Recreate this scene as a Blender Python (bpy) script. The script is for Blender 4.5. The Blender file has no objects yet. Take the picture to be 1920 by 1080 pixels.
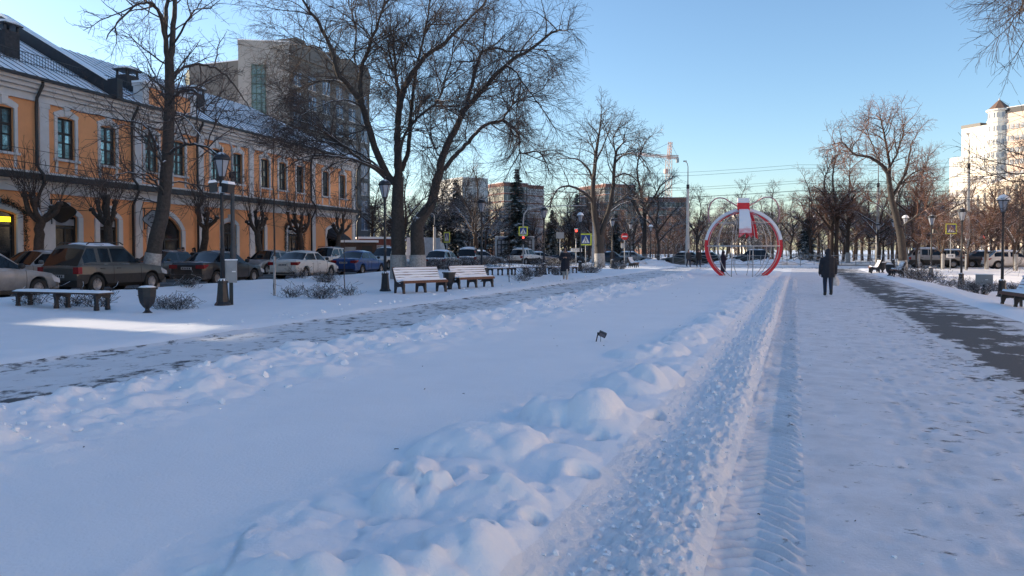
import bpy, bmesh, math, random
import numpy as np
from mathutils import Vector, Matrix
R = math.radians
sc = bpy.context.scene
C = sc.collection
# ------------------------------------------------------------------ camera
F_PX, PITCH, CY, CAM_H = 1400.0, R(1.5), 505.0, 1.65
cam = bpy.data.cameras.new('camera'); cam_o = bpy.data.objects.new('camera', cam); C.objects.link(cam_o)
cam.sensor_width = 36; cam.lens = 36 * F_PX / 1920; cam.shift_y = -35 / 1920
cam.clip_start = 0.1; cam.clip_end = 5000
cam_o.location = (0, 0, CAM_H); cam_o.rotation_euler = (math.pi / 2 - PITCH, 0, 0)
sc.camera = cam_o
sc.render.resolution_x, sc.render.resolution_y = 1024, 576
# ------------------------------------------------------------------ light
SUN_AZ, SUN_EL = R(-66), R(13.5)          # azimuth from +Y, negative = left
w = bpy.data.worlds.new('World'); sc.world = w; w.use_nodes = True
nt = w.node_tree; bg = nt.nodes['Background']
sky = nt.nodes.new('ShaderNodeTexSky'); sky.sky_type = 'NISHITA'; sky.sun_disc = False
sky.sun_elevation = SUN_EL; sky.sun_rotation = SUN_AZ
sky.air_density = 1.0; sky.dust_density = 0.5; sky.ozone_density = 3.0
nt.links.new(sky.outputs[0], bg.inputs[0]); bg.inputs[1].default_value = 0.15
sl = bpy.data.lights.new('sun', 'SUN'); sl.energy = 5.0; sl.angle = R(0.9); sl.color = (1.0, 0.82, 0.61)
so = bpy.data.objects.new('sun', sl); C.objects.link(so)
tosun = Vector((math.sin(SUN_AZ) * math.cos(SUN_EL), math.cos(SUN_AZ) * math.cos(SUN_EL), math.sin(SUN_EL)))
so.rotation_euler = tosun.to_track_quat('Z', 'Y').to_euler(); so.location = (-40, 20, 60)
vs = sc.view_settings; vs.view_transform = 'Standard'; vs.look = 'None'; vs.gamma = 1; vs.exposure = 0.82
sc.cycles.max_bounces = 5; sc.cycles.diffuse_bounces = 3; sc.cycles.glossy_bounces = 2
sc.cycles.transmission_bounces = 3; sc.cycles.transparent_max_bounces = 6
sc.cycles.caustics_reflective = False; sc.cycles.caustics_refractive = False
sc.cycles.use_denoising = True
# ------------------------------------------------------------------ measuring helpers
def ray(px, py):
    x, y = (px - 960) / F_PX, -(py - CY) / F_PX
    c, s = math.cos(PITCH), math.sin(PITCH)
    return Vector((x, c + y * s, -s + y * c))
def at(px, py, Y):
    d = ray(px, py); return Vector((0, 0, CAM_H)) + d * (Y / d.y)
def gx(px, Y, z=0.0):
    p = at(px, 480, Y); return Vector((p.x, Y, z))
PAZ = R(20.9)
def park(r, s, z=0.0):
    return Vector((math.sin(PAZ) * s + math.cos(PAZ) * r, math.cos(PAZ) * s - math.sin(PAZ) * r, z))
def topark(v):
    return (math.cos(PAZ) * v[0] - math.sin(PAZ) * v[1], math.sin(PAZ) * v[0] + math.cos(PAZ) * v[1])
PARK_ROT = -PAZ                      # rotation whose local x = across (r), local y = along (s)
BAZ = R(14.6); B0 = Vector((-24.2, 35.2, 0))
BD = Vector((math.sin(BAZ), math.cos(BAZ), 0)); BN = Vector((math.cos(BAZ), -math.sin(BAZ), 0))
BROT = math.atan2(BD.y, BD.x)
def street(t, wd, z=0.0):
    return B0 + BD * t + BN * wd + Vector((0, 0, z))
def street_px(px, wd, z=0.0):
    q = gx(px, 1.0).x; b = B0 + BN * wd
    t = (-b.x + b.y * q) / (BD.x - BD.y * q); return t
# ------------------------------------------------------------------ object helpers
def tag(o, label=None, cat=None, group=None, kind=None):
    if label: o['label'] = label
    if cat: o['category'] = cat
    if group: o['group'] = group
    if kind: o['kind'] = kind
    return o
def empty(name, loc=(0, 0, 0), rz=0.0, label=None, cat=None, group=None):
    o = bpy.data.objects.new(name, None); C.objects.link(o); o.location = loc; o.rotation_euler = (0, 0, rz)
    o.empty_display_size = 0.3
    return tag(o, label, cat, group)
def link(name, me, parent=None, loc=None, rot=None):
    o = bpy.data.objects.new(name, me); C.objects.link(o)
    if parent: o.parent = parent
    if loc is not None: o.location = loc
    if rot is not None: o.rotation_euler = rot
    return o
def dup(o, loc=None, rz=None, label=None, group=None, scale=None, parent=None):
    c = o.copy(); C.objects.link(c); c.parent = parent
    if loc is not None: c.location = loc
    if rz is not None: c.rotation_euler = (0, 0, rz)
    if label: c['label'] = label
    if group: c['group'] = group
    if scale is not None: c.scale = (scale,) * 3 if not hasattr(scale, '__len__') else scale
    for ch in list(o.children): dup(ch, parent=c)
    return c
def baked(o):
    """apply an object's modifiers in a scene of its own (quick, whatever the size of the main one)"""
    wk_ = bpy.data.scenes.new('work'); wk_.collection.objects.link(o); vl = wk_.view_layers[0]; vl.update()
    me = bpy.data.meshes.new_from_object(o.evaluated_get(vl.depsgraph)); bpy.data.scenes.remove(wk_); bpy.data.objects.remove(o); return me
class MB:
    def __init__(s): s.v = []; s.f = []; s.sm = []
    def add(s, vs_, fs_, smooth=False):
        b = len(s.v); s.v.extend([tuple(p) for p in vs_]); s.f.extend([tuple(i + b for i in f) for f in fs_]); s.sm.extend([smooth] * len(fs_)); return s
    def box(s, x0, x1, y0, y1, z0, z1, M=None):
        v = [Vector(p) for p in ((x0,y0,z0),(x1,y0,z0),(x1,y1,z0),(x0,y1,z0),(x0,y0,z1),(x1,y0,z1),(x1,y1,z1),(x0,y1,z1))]
        if M: v = [M @ p for p in v]
        return s.add(v, [(0,3,2,1),(4,5,6,7),(0,1,5,4),(1,2,6,5),(2,3,7,6),(3,0,4,7)])
    def cbox(s, c, d, M=None):
        return s.box(c[0]-d[0]/2, c[0]+d[0]/2, c[1]-d[1]/2, c[1]+d[1]/2, c[2]-d[2]/2, c[2]+d[2]/2, M)
    def tube(s, pts, rad, n=8, cap=True, smooth=True):
        pts = [Vector(p) for p in pts]; m = len(pts)
        if not hasattr(rad, '__len__'): rad = [rad] * m
        up = Vector((0, 0, 1)); vs_ = []; px = None
        for i, p in enumerate(pts):
            t = (pts[min(i+1, m-1)] - pts[max(i-1, 0)])
            if t.length < 1e-9: t = up.copy()
            t.normalize()
            if px is None:
                a = up if abs(t.z) < 0.9 else Vector((1, 0, 0)); px = t.cross(a).normalized()
            else:
                px = px - t * px.dot(t); px = px.normalized() if px.length > 1e-6 else t.orthogonal().normalized()
            py = t.cross(px)
            for k in range(n):
                a = 2 * math.pi * k / n; vs_.append(p + (px * math.cos(a) + py * math.sin(a)) * rad[i])
        fs_ = [(i*n+k, i*n+(k+1)%n, (i+1)*n+(k+1)%n, (i+1)*n+k) for i in range(m-1) for k in range(n)]
        if cap: fs_ += [tuple(range(n-1, -1, -1)), tuple((m-1)*n+k for k in range(n))]
        return s.add(vs_, fs_, smooth)
    def lathe(s, prof, n=12, c=(0,0,0), smooth=True, a0=0.0, cap=True):
        vs_ = [(c[0]+r*math.cos(a0+2*math.pi*k/n), c[1]+r*math.sin(a0+2*math.pi*k/n), c[2]+z) for r, z in prof for k in range(n)]
        m = len(prof); fs_ = [(i*n+k, i*n+(k+1)%n, (i+1)*n+(k+1)%n, (i+1)*n+k) for i in range(m-1) for k in range(n)]
        if cap: fs_ += [tuple(range(n-1, -1, -1)), tuple((m-1)*n+k for k in range(n))]
        return s.add(vs_, fs_, smooth)
    def prism(s, poly, a, b, M=None):
        """poly in (x,z), extruded along y from a to b"""
        n = len(poly); v = [Vector((x, a, z)) for x, z in poly] + [Vector((x, b, z)) for x, z in poly]
        if M: v = [M @ p for p in v]
        return s.add(v, [tuple(range(n)), tuple(range(2*n-1, n-1, -1))] + [(i, n+i, n+(i+1)%n, (i+1)%n) for i in range(n)])
    def mesh(s, name, mat):
        me = bpy.data.meshes.new(name); me.from_pydata(s.v, [], s.f); me.polygons.foreach_set('use_smooth', s.sm)
        if mat: me.materials.append(mat)
        return me
    def build(s, name, mat, parent=None, loc=None, rot=None):
        return link(name, s.mesh(name, mat), parent, loc, rot)
def np_mesh(name, V, Fc, mat, smooth=True):
    """V (n,3), Fc (m,k) numpy"""
    me = bpy.data.meshes.new(name); k = Fc.shape[1]
    me.vertices.add(len(V)); me.vertices.foreach_set('co', np.ascontiguousarray(V, dtype=np.float32).ravel())
    me.loops.add(Fc.size); me.loops.foreach_set('vertex_index', np.ascontiguousarray(Fc, dtype=np.int32).ravel())
    me.polygons.add(len(Fc)); me.polygons.foreach_set('loop_start', np.arange(0, Fc.size, k, dtype=np.int32))
    me.polygons.foreach_set('use_smooth', np.full(len(Fc), smooth)); me.update(calc_edges=True)
    if mat: me.materials.append(mat)
    return me
# ------------------------------------------------------------------ materials
MATS = {}
def new_mat(name):
    m = bpy.data.materials.new(name); m.use_nodes = True; return m, m.node_tree, m.node_tree.nodes['Principled BSDF']
def N(nt_, t, **kw):
    n = nt_.nodes.new(t)
    for k, v in kw.items(): setattr(n, k, v)
    return n
def noise(nt_, scale, detail=4, rough=0.6, coord='Object', mscale=None):
    tc = N(nt_, 'ShaderNodeTexCoord'); n = N(nt_, 'ShaderNodeTexNoise'); n.inputs['Scale'].default_value = scale
    n.inputs['Detail'].default_value = detail; n.inputs['Roughness'].default_value = rough
    if mscale:
        mp = N(nt_, 'ShaderNodeMapping'); mp.inputs['Scale'].default_value = mscale
        nt_.links.new(tc.outputs[coord], mp.inputs[0]); nt_.links.new(mp.outputs[0], n.inputs['Vector'])
    else: nt_.links.new(tc.outputs[coord], n.inputs['Vector'])
    return n.outputs['Fac']
def ramp(nt_, fac, a, b, ca=(0,0,0,1), cb=(1,1,1,1)):
    r_ = N(nt_, 'ShaderNodeValToRGB'); e = r_.color_ramp.elements
    e[0].position = a; e[0].color = ca; e[1].position = b; e[1].color = cb
    nt_.links.new(fac, r_.inputs[0]); return r_.outputs[0]
def mixc(nt_, fac, a, b):
    m = N(nt_, 'ShaderNodeMix', data_type='RGBA')
    for sock, val in ((m.inputs[0], fac), (m.inputs[6], a), (m.inputs[7], b)):
        if isinstance(val, (tuple, list)): sock.default_value = (*val, 1) if len(val) == 3 else val
        elif isinstance(val, (int, float)): sock.default_value = val
        else: nt_.links.new(val, sock)
    return m.outputs[2]
def math_(nt_, op, a, b=0.0):
    m = N(nt_, 'ShaderNodeMath', operation=op)
    for i, v in enumerate((a, b)):
        if isinstance(v, (int, float)): m.inputs[i].default_value = v
        else: nt_.links.new(v, m.inputs[i])
    return m.outputs[0]
def bump(nt_, bs, h, dist=0.02, strength=0.6):
    b = N(nt_, 'ShaderNodeBump'); b.inputs['Distance'].default_value = dist; b.inputs['Strength'].default_value = strength
    nt_.links.new(h, b.inputs['Height']); nt_.links.new(b.outputs[0], bs.inputs['Normal']); return b
SNOW = (0.90, 0.925, 0.955)
def snow_mask(nt_, lo, hi, scale, amt=0.5):
    g = N(nt_, 'ShaderNodeNewGeometry'); sp = N(nt_, 'ShaderNodeSeparateXYZ'); nt_.links.new(g.outputs['Normal'], sp.inputs[0])
    n = noise(nt_, scale, 3, 0.6)
    v = math_(nt_, 'ADD', sp.outputs[2], math_(nt_, 'MULTIPLY', math_(nt_, 'SUBTRACT', n, 0.5), amt * 2))
    mr = N(nt_, 'ShaderNodeMapRange'); mr.inputs[1].default_value = lo; mr.inputs[2].default_value = hi
    nt_.links.new(v, mr.inputs[0]); return mr.outputs[0]
def mat(name, col, rough=0.7, metal=0.0, vary=0.25, scale=3.0, bmp=0.0, bscale=30, snow=None, ior=None, emit=None, dirt=None, coat=0.0, rnd=0.0):
    """plain procedural material with colour mottling, optional relief, snow on upward faces, road dirt towards given height"""
    if name in MATS: return MATS[name]
    m, t, b = new_mat(name); n = noise(t, scale, 5, 0.65)
    lo = tuple(c * (1 - vary) for c in col); hi = tuple(min(1, c * (1 + vary)) for c in col)
    c = ramp(t, n, 0.3, 0.7, (*lo, 1), (*hi, 1))
    if dirt:
        zlo, zhi, dc = dirt
        tc = N(t, 'ShaderNodeTexCoord'); sp = N(t, 'ShaderNodeSeparateXYZ'); t.links.new(tc.outputs['Object'], sp.inputs[0])
        dn = noise(t, 4.0, 4, 0.6); z = math_(t, 'ADD', sp.outputs[2], math_(t, 'MULTIPLY', math_(t, 'SUBTRACT', dn, 0.5), 0.6))
        mr = N(t, 'ShaderNodeMapRange'); mr.inputs[1].default_value = zhi; mr.inputs[2].default_value = zlo
        mr.inputs[4].default_value = 0.85; t.links.new(z, mr.inputs[0])
        c = mixc(t, mr.outputs[0], c, dc)
    if rnd:
        oi = N(t, 'ShaderNodeObjectInfo'); c = mixc(t, math_(t, 'MULTIPLY', oi.outputs['Random'], rnd), c, tuple(q * 0.12 for q in col))
    if snow:
        c = mixc(t, snow_mask(t, *snow), c, SNOW)
    t.links.new(c, b.inputs['Base Color'])
    b.inputs['Roughness'].default_value = rough; b.inputs['Metallic'].default_value = metal
    if coat: b.inputs['Coat Weight'].default_value = coat; b.inputs['Coat Roughness'].default_value = 0.1
    if ior: b.inputs['IOR'].default_value = ior
    if emit:
        b.inputs['Emission Color'].default_value = (*emit[0], 1); b.inputs['Emission Strength'].default_value = emit[1]
    if bmp: bump(t, b, noise(t, bscale, 4, 0.7), bmp, 0.8)
    MATS[name] = m; return m
def snow_mat(name, fine=60.0, bd=0.012, tint=SNOW, grit=0.0, gritscale=6.0):
    m, t, b = new_mat(name)
    n1 = noise(t, 1.3, 4, 0.6); c = ramp(t, n1, 0.3, 0.7, (tint[0]*0.95, tint[1]*0.955, tint[2]*0.96, 1), (*tint, 1))
    if grit:
        g = noise(t, gritscale, 8, 0.75); c = mixc(t, ramp(t, g, 0.60, 0.78, (0,0,0,1), (grit, grit, grit, 1)), c, (0.30, 0.29, 0.29))
    t.links.new(c, b.inputs['Base Color']); b.inputs['Roughness'].default_value = 0.75
    b.inputs['Specular IOR Level'].default_value = 0.25
    bump(t, b, noise(t, fine, 6, 0.7), bd, 0.7); MATS[name] = m; return m
M_SNOW = snow_mat('snow', 40, 0.010)
M_SNOWCAP = snow_mat('snow_cap', 30, 0.006)
M_CRUMB = snow_mat('snow_crumbled', 55, 0.022, (0.90, 0.915, 0.94), 0.10, 9.0)
def patch_mat(name, dark, sn, s_lo, s_hi, mscale, scale, grime=0.0, fine=70, bd=0.008, edge=None):
    """packed snow lying in patches on asphalt"""
    m, t, b = new_mat(name)
    n = noise(t, scale, 8, 0.68, mscale=mscale)
    f2 = noise(t, scale * 0.22, 3, 0.5, mscale=mscale)
    v = math_(t, 'ADD', math_(t, 'MULTIPLY', n, 0.7), math_(t, 'MULTIPLY', f2, 0.3))
    if edge:
        tc = N(t, 'ShaderNodeTexCoord'); sp = N(t, 'ShaderNodeSeparateXYZ'); t.links.new(tc.outputs['Object'], sp.inputs[0])
        fc = N(t, 'ShaderNodeFloatCurve'); cv = fc.mapping.curves[0]; mr = N(t, 'ShaderNodeMapRange'); xa, xb = edge[0][0], edge[-1][0]
        mr.inputs[1].default_value = xa; mr.inputs[2].default_value = xb; t.links.new(sp.outputs[0], mr.inputs[0]); t.links.new(mr.outputs[0], fc.inputs['Value'])
        for i, (x_, k_) in enumerate(edge):
            q = ((x_-xa)/(xb-xa), k_)
            if i == 0: cv.points[0].location = q
            elif i == len(edge)-1: cv.points[-1].location = q
            else: cv.points.new(*q)
        for q in cv.points: q.handle_type = 'VECTOR'
        fc.mapping.update(); mr = fc
        v = math_(t, 'ADD', v, mr.outputs[0])
    f = ramp(t, v, s_lo, s_hi)
    d2 = ramp(t, noise(t, 40, 5, 0.7), 0.3, 0.7, (*[c * 0.7 for c in dark], 1), (*[c * 1.35 for c in dark], 1))
    g = ramp(t, noise(t, 2.2, 6, 0.7), 0.35, 0.75, (*sn, 1), (*[c * (1 - grime) for c in sn], 1))
    t.links.new(mixc(t, f, d2, g), b.inputs['Base Color']); b.inputs['Roughness'].default_value = 0.7
    h = math_(t, 'ADD', math_(t, 'MULTIPLY', f, 0.6), math_(t, 'MULTIPLY', noise(t, fine, 5, 0.7), 0.6))
    bump(t, b, h, bd, 0.8); MATS[name] = m; return m
M_PATH = patch_mat('trodden_path', (0.065, 0.066, 0.07), (0.76, 0.78, 0.81), 0.41, 0.475, (1, 0.7, 1), 4.2, 0.14)
M_WALK = patch_mat('packed_walkway', (0.07, 0.07, 0.075), (0.80, 0.80, 0.83), 0.36, 0.43, (1, 1.6, 1), 5.5, 0.25, 50, 0.012, edge=((0.06, 0.02), (1.2, 0.01), (1.7, -0.03), (2.35, -0.065)))
M_STRIP = patch_mat('swept_asphalt', (0.065, 0.064, 0.066), (0.70, 0.71, 0.73), 0.545, 0.58, (1.0, 0.9, 1), 1.9, 0.15, edge=((2.35, 0.13), (2.75, 0.0), (3.0, 0.0), (5.0, 0.14)))
M_TRACK = patch_mat('tyre_track_snow', (0.07, 0.07, 0.075), (0.80, 0.80, 0.83), 0.36, 0.43, (1, 1.6, 1), 5.5, 0.25, 50, 0.012, edge=((-0.42, 0.09), (-0.15, 0.07), (-0.10, 0.02), (-0.03, -0.075), (0.06, 0.02)))
M_STREET = patch_mat('slushy_road', (0.05, 0.047, 0.045), (0.30, 0.29, 0.29), 0.50, 0.62, (1, 0.3, 1), 1.2, 0.4)
M_LITROAD = patch_mat('cross_road', (0.10, 0.095, 0.09), (0.50, 0.49, 0.48), 0.45, 0.56, (0.3, 1, 1), 1.0, 0.3)
M_BARK = mat('bark_dark', (0.055, 0.047, 0.042), 0.9, vary=0.4, scale=9, bmp=0.04, bscale=14, snow=(0.62, 0.8, 5.0, 0.55))
M_BARK2 = mat('bark_brown', (0.062, 0.043, 0.034), 0.9, vary=0.4, scale=9, bmp=0.03, bscale=14, snow=(0.55, 0.75, 3.0, 0.6))
M_TWIG = mat('twig_dark', (0.075, 0.058, 0.052), 0.9, vary=0.3, scale=1.5)
M_TWIGR = mat('twig_reddish', (0.17, 0.085, 0.055), 0.9, vary=0.4, scale=0.8, snow=(0.75, 0.95, 2.0, 0.5))
M_TWIGS = mat('twig_snowy', (0.055, 0.045, 0.04), 0.9, vary=0.4, scale=0.8, snow=(0.6, 0.8, 2.0, 0.6))
M_LIME = mat('whitewashed_bark', (0.34, 0.335, 0.325), 0.9, vary=0.35, scale=12, bmp=0.03, bscale=20)
M_IRON = mat('black_iron', (0.018, 0.019, 0.022), 0.45, vary=0.3, scale=8)
M_IRONS = mat('black_iron_snowy', (0.018, 0.019, 0.022), 0.5, vary=0.3, scale=8, snow=(0.8, 0.95, 9.0, 0.3))
M_WOOD = mat('brown_planks', (0.115, 0.050, 0.030), 0.6, vary=0.35, scale=14, snow=(0.88, 0.99, 10, 0.35))
M_GLASS = mat('window_glass', (0.30, 0.42, 0.46), 0.03, 0.75, vary=0.25, scale=0.9, rnd=0.9)
M_LAMPGLASS = mat('lantern_glass', (0.30, 0.32, 0.36), 0.25, vary=0.1)
M_FRAME = mat('dark_window_frame', (0.022, 0.020, 0.020), 0.5, vary=0.2)
M_GREYMETAL = mat('grey_metal', (0.27, 0.28, 0.29), 0.5, 0.0, vary=0.15)
M_GALV = mat('galvanised', (0.34, 0.35, 0.36), 0.5, 0.3, vary=0.15)
M_CONCRETE = mat('concrete_pole', (0.48, 0.46, 0.43), 0.85, vary=0.15)
# ------------------------------------------------------------------ 2-D noise for the snow relief
_rng = np.random.default_rng(7); _T = _rng.random((256, 256))
def vnoise(x, y):
    xi = np.floor(x).astype(int); yi = np.floor(y).astype(int); fx = x - xi; fy = y - yi
    fx = fx*fx*fx*(fx*(fx*6-15)+10); fy = fy*fy*fy*(fy*(fy*6-15)+10)
    a = _T[xi & 255, yi & 255]; b = _T[(xi+1) & 255, yi & 255]; c = _T[xi & 255, (yi+1) & 255]; d = _T[(xi+1) & 255, (yi+1) & 255]
    return (a*(1-fx)+b*fx)*(1-fy) + (c*(1-fx)+d*fx)*fy
def fbm(x, y, o=4, g=0.5):
    v = 0; a = 1; n = 0
    for i in range(o): v = v + a*vnoise(x*2**i+17.3*i, y*2**i+5.1*i); n += a; a *= g
    return v/n
def worley(x, y, seed=0):
    """domes on a jittered grid: returns (distance to nearest seed, that seed's random number)"""
    xi = np.floor(x).astype(int); yi = np.floor(y).astype(int); best = np.full(x.shape, 9.0); rv = np.zeros(x.shape)
    for i in (-1, 0, 1):
        for j in (-1, 0, 1):
            a, b = xi+i, yi+j; jx = _T[(a+seed) & 255, b & 255]; jy = _T[(a+91+seed) & 255, (b+37) & 255]; d = np.hypot(a+jx-x, b+jy-y)
            k = d < best; best = np.where(k, d, best); rv = np.where(k, _T[(a+13) & 255, (b+71+seed) & 255], rv)
    return best, rv
def lumps_of(x, y, cell, seed, rad=0.62, p=0.5):
    wx = 0.35*(fbm(x/cell*1.3, y/cell*1.3+seed, 2)-0.5); d, q = worley(x/cell+wx, y/cell-wx, seed); return np.clip(1-(d/(rad*(0.55+0.6*q)))**2, 0, 1)**p*(0.25+0.75*q)
def sst(a, b, x): u = np.clip((x-a)/(b-a), 0, 1); return u*u*(3-2*u)
# mounds kicked up along the lawn's edge: (r, s, half-width across, half-width along, height, squareness)
def _lump(px, py, wd, ln, h, k=2.0):
    d = ray(px, py); p = Vector((0, 0, CAM_H)) + d * ((0.2 + h*0.6 - CAM_H) / d.z); r, s = topark(p); return (r, s, wd, ln, h, k)
LUMPS = [_lump(905, 795, 0.42, 0.36, 0.20, 3.2), _lump(770, 850, 0.17, 0.16, 0.12), _lump(755, 905, 0.18, 0.15, 0.15), _lump(812, 890, 0.11, 0.12, 0.15),
         _lump(900, 915, 0.32, 0.25, 0.13), _lump(990, 895, 0.22, 0.22, 0.12), _lump(850, 1000, 0.30, 0.26, 0.16, 2.4), _lump(960, 1010, 0.22, 0.24, 0.10),
         _lump(535, 1055, 0.26, 0.13, 0.13, 3), _lump(650, 1075, 0.2, 0.14, 0.09), _lump(1075, 745, 0.36, 0.34, 0.22, 3.0), _lump(1150, 760, 0.30, 0.36, 0.16),
         _lump(1180, 700, 0.34, 0.42, 0.17), _lump(1235, 690, 0.28, 0.45, 0.18), _lump(1040, 830, 0.30, 0.3, 0.10), _lump(1120, 860, 0.28, 0.3, 0.12),
         _lump(1190, 645, 0.35, 0.5, 0.14), _lump(1250, 640, 0.3, 0.6, 0.15), _lump(1310, 610, 0.4, 0.8, 0.14), _lump(1350, 590, 0.4, 0.9, 0.15),
         _lump(1210, 800, 0.2, 0.25, 0.10), _lump(1285, 625, 0.3, 0.6, 0.12), _lump(1000, 960, 0.16, 0.2, 0.09), _lump(760, 1060, 0.24, 0.18, 0.13)]
HOLES = [_lump(1120, 785, 0.055, 0.08, 0.16), _lump(1092, 852, 0.08, 0.09, 0.12), _lump(1000, 942, 0.05, 0.06, 0.10), _lump(1230, 745, 0.06, 0.12, 0.14),
         _lump(905, 1000, 0.04, 0.04, 0.07), _lump(1040, 800, 0.05, 0.06, 0.1), _lump(1230, 690, 0.05, 0.1, 0.12), _lump(700, 945, 0.06, 0.05, 0.08), _lump(960, 790, 0.05, 0.06, 0.08)]
_pr = np.random.default_rng(12); PRINTS = []
for _k in range(5):
    _s = 2.5+_pr.random()*2; _r = 0.4+1.7*_pr.random(); _dr = _pr.normal()*0.01; _sd = 1
    while _s < 22: PRINTS.append((_r+_sd*0.09+_pr.normal()*0.02, _s, _pr.normal()*0.12, 0.012)); _s += 0.34; _r += _dr; _sd = -_sd
R_PATH0, R_PATH1, R_BANK, R_LUMP, R_BERM, R_TRACK, R_TRACK1, R_STRIP0, R_STRIP1 = -10.4, -7.15, -5.2, -3.2, -1.25, -0.42, 0.06, 2.35, 4.8
def height(r, s):
    z = np.zeros_like(r)
    # left lawn
    m = sst(-10.15, -10.75, r); und = fbm(r*0.35, s*0.35, 3)
    z += m * (0.10 + 0.09*(und-0.5) + 0.05*np.clip(fbm(r*2.2, s*2.2, 4)-0.52, 0, 1)*sst(-13, -10.4, r)*4)
    X = np.cos(PAZ)*r + np.sin(PAZ)*s; Y = -np.sin(PAZ)*r + np.cos(PAZ)*s
    wd = (X-B0.x)*BN.x + (Y-B0.y)*BN.y
    kerb = (0.10*np.exp(-((wd-13.0)/0.7)**2) * (0.4+1.2*fbm(X*1.3, Y*1.3, 3)) + 0.10*sst(17, 13.5, wd)) * (r < -10)
    z = np.where(r < -10, (z + kerb) * sst(11.9, 12.5, wd) - 0.35*(1-sst(11.7, 12.1, wd)), z)
    # left path roughness
    mp = ((r > -10.5) & (r < -6.9)); z += mp*(0.022*(fbm(r*3, s*3, 4)-0.5))
    # central lawn
    l0 = sst(-7.25, -6.9, r)*(1-sst(-1.35, -0.95, r))*(1-sst(56, 62, s))
    z += l0*(0.13 + 0.05*(fbm(r*0.5, s*0.5, 3)-0.5) + 0.006*(fbm(r*5, s*5, 2)-0.5))
    # left bank
    e = np.exp(-((r+6.55)/np.where(r < -6.55, 0.32, 0.62))**2)*(1-sst(52, 60, s))
    big = fbm(r*0.9+3, s*0.75, 3); bil = np.abs(fbm(r*2.1, s*1.8, 3)-0.5)*2
    z += e*(0.05+0.14*np.clip(big-0.3, 0, 1)) + e*0.16*np.clip(bil-0.16, 0, 1)*0.9 + e*0.06*(fbm(r*6, s*6, 3)-0.5) + e*0.07*np.clip(np.abs(fbm(r*4.3+7, s*3.7, 3)-0.5)*2-0.1, 0, 1)
    e2 = np.exp(-((r+5.6)/0.7)**2)*(1-sst(52, 60, s)); z += e2*0.30*np.clip(fbm(r*1.5+9, s*1.3, 3)-0.52, 0, 1)
    # mounds
    for (a, b, wa, lb, h, k) in LUMPS:
        sel = (np.abs(r-a) < 3*wa) & (np.abs(s-b) < 3*lb)
        if sel.any():
            rr, ss_ = r[sel], s[sel]; wob = 0.5*(fbm(rr*2.3+a, ss_*2.3+b, 4)-0.5)
            d = (np.abs((rr-a)/wa+wob)**k + np.abs((ss_-b)/lb+wob)**k)**(1/k)
            z[sel] += h*0.9*np.clip(1-(d/1.2)**2.6, 0, 1)**0.7*(0.8+0.5*(fbm(rr*4+a, ss_*4, 3)-0.4))*(1-sst(-1.55, -1.12, rr))
    rl = np.interp(s, [0, 3.2, 5, 8, 14, 30], [-3.0, -2.95, -2.75, -2.35, -2.1, -2.0])
    zone = (r > -3.3) & (r < -1.0) & (s < 56)
    if zone.any():
        rr, ss_ = r[zone], s[zone]; mk = sst(rl[zone]-0.25, rl[zone]+0.45, rr)*(1-sst(-1.45, -1.08, rr))*(1-sst(46, 55, ss_))*(0.35+0.65*sst(0.35, 0.6, fbm(rr*0.8+2, ss_*0.55, 3)))
        z[zone] += mk*(0.06*lumps_of(rr, ss_, 0.6, 3, 0.66, 0.8) + 0.045*lumps_of(rr, ss_, 0.29, 11, 0.6, 0.6) + 0.014*lumps_of(rr, ss_, 0.12, 29, 0.62, 0.8) + 0.02*(fbm(rr*7, ss_*7, 3)-0.5))
        pit, q = worley(rr/0.5, ss_/0.55, 57); z[zone] -= mk*0.16*(q > 0.55)*np.exp(-(pit/0.13)**4)
    zone = (r > -7.3) & (r < -4.3) & (s < 58)
    if zone.any():
        rr, ss_ = r[zone], s[zone]; mk = sst(-7.2, -6.85, rr)*(1-sst(-5.9, -4.7, rr+0.5*(fbm(ss_*0.6, rr*0.5, 2)-0.5)))*(1-sst(50, 58, ss_))
        z[zone] += mk*(0.055*lumps_of(rr, ss_, 0.6, 5, 0.66, 0.9) + 0.035*lumps_of(rr, ss_, 0.24, 17, 0.6, 0.7) + 0.016*lumps_of(rr, ss_, 0.11, 23))
    far = sst(9.5, 14, s)*np.exp(-((r+1.75)/0.5)**2)*(1-sst(48, 56, s))
    z += far*0.08*np.clip(fbm(r*1.4+4, s*1.0, 4)-0.35, 0, 1)*2
    for (a, b, wa, lb, h, k) in HOLES:
        sel = (np.abs(r-a) < 3*wa) & (np.abs(s-b) < 3*lb)
        if sel.any(): z[sel] -= h*1.7*np.exp(-(((r[sel]-a)/wa)**2+((s[sel]-b)/lb)**2)**1.6)
    # ploughed berm
    rw = r + 0.10*(fbm(s*1.7+r*0.3, r*1.2+5, 3)-0.5) + 0.05*(fbm(s*6, r*6+2, 2)-0.5)
    prof = np.interp(rw, [-1.32, -1.15, -0.95, -0.76, -0.64, -0.54, -0.46, -0.36], [0, 0.035, 0.065, 0.085, 0.10, 0.085, 0.04, 0.0])*(1-sst(44, 52, s))
    prof = prof*(0.65+0.7*fbm(r*1.1, s*0.9, 3)); cr = fbm(r*13, s*13, 4, 0.65); bl = np.abs(fbm(r*13+3, s*13, 3)-0.5)*2
    z += prof + np.clip(prof*14, 0, 1)*(0.05*(cr-0.5)+0.05*np.clip(bl-0.10, 0, 1)) + np.clip(prof*14, 0, 1)*0.016*np.where((r > -1.3) & (r < -0.3), lumps_of(r, s, 0.06, 41, 0.6, 0.5), 0)
    # tyre track with cleats
    mt = sst(-0.43, -0.38, r)*(1-sst(-0.05, 0.07, r))*(1-sst(40, 50, s))
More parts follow.
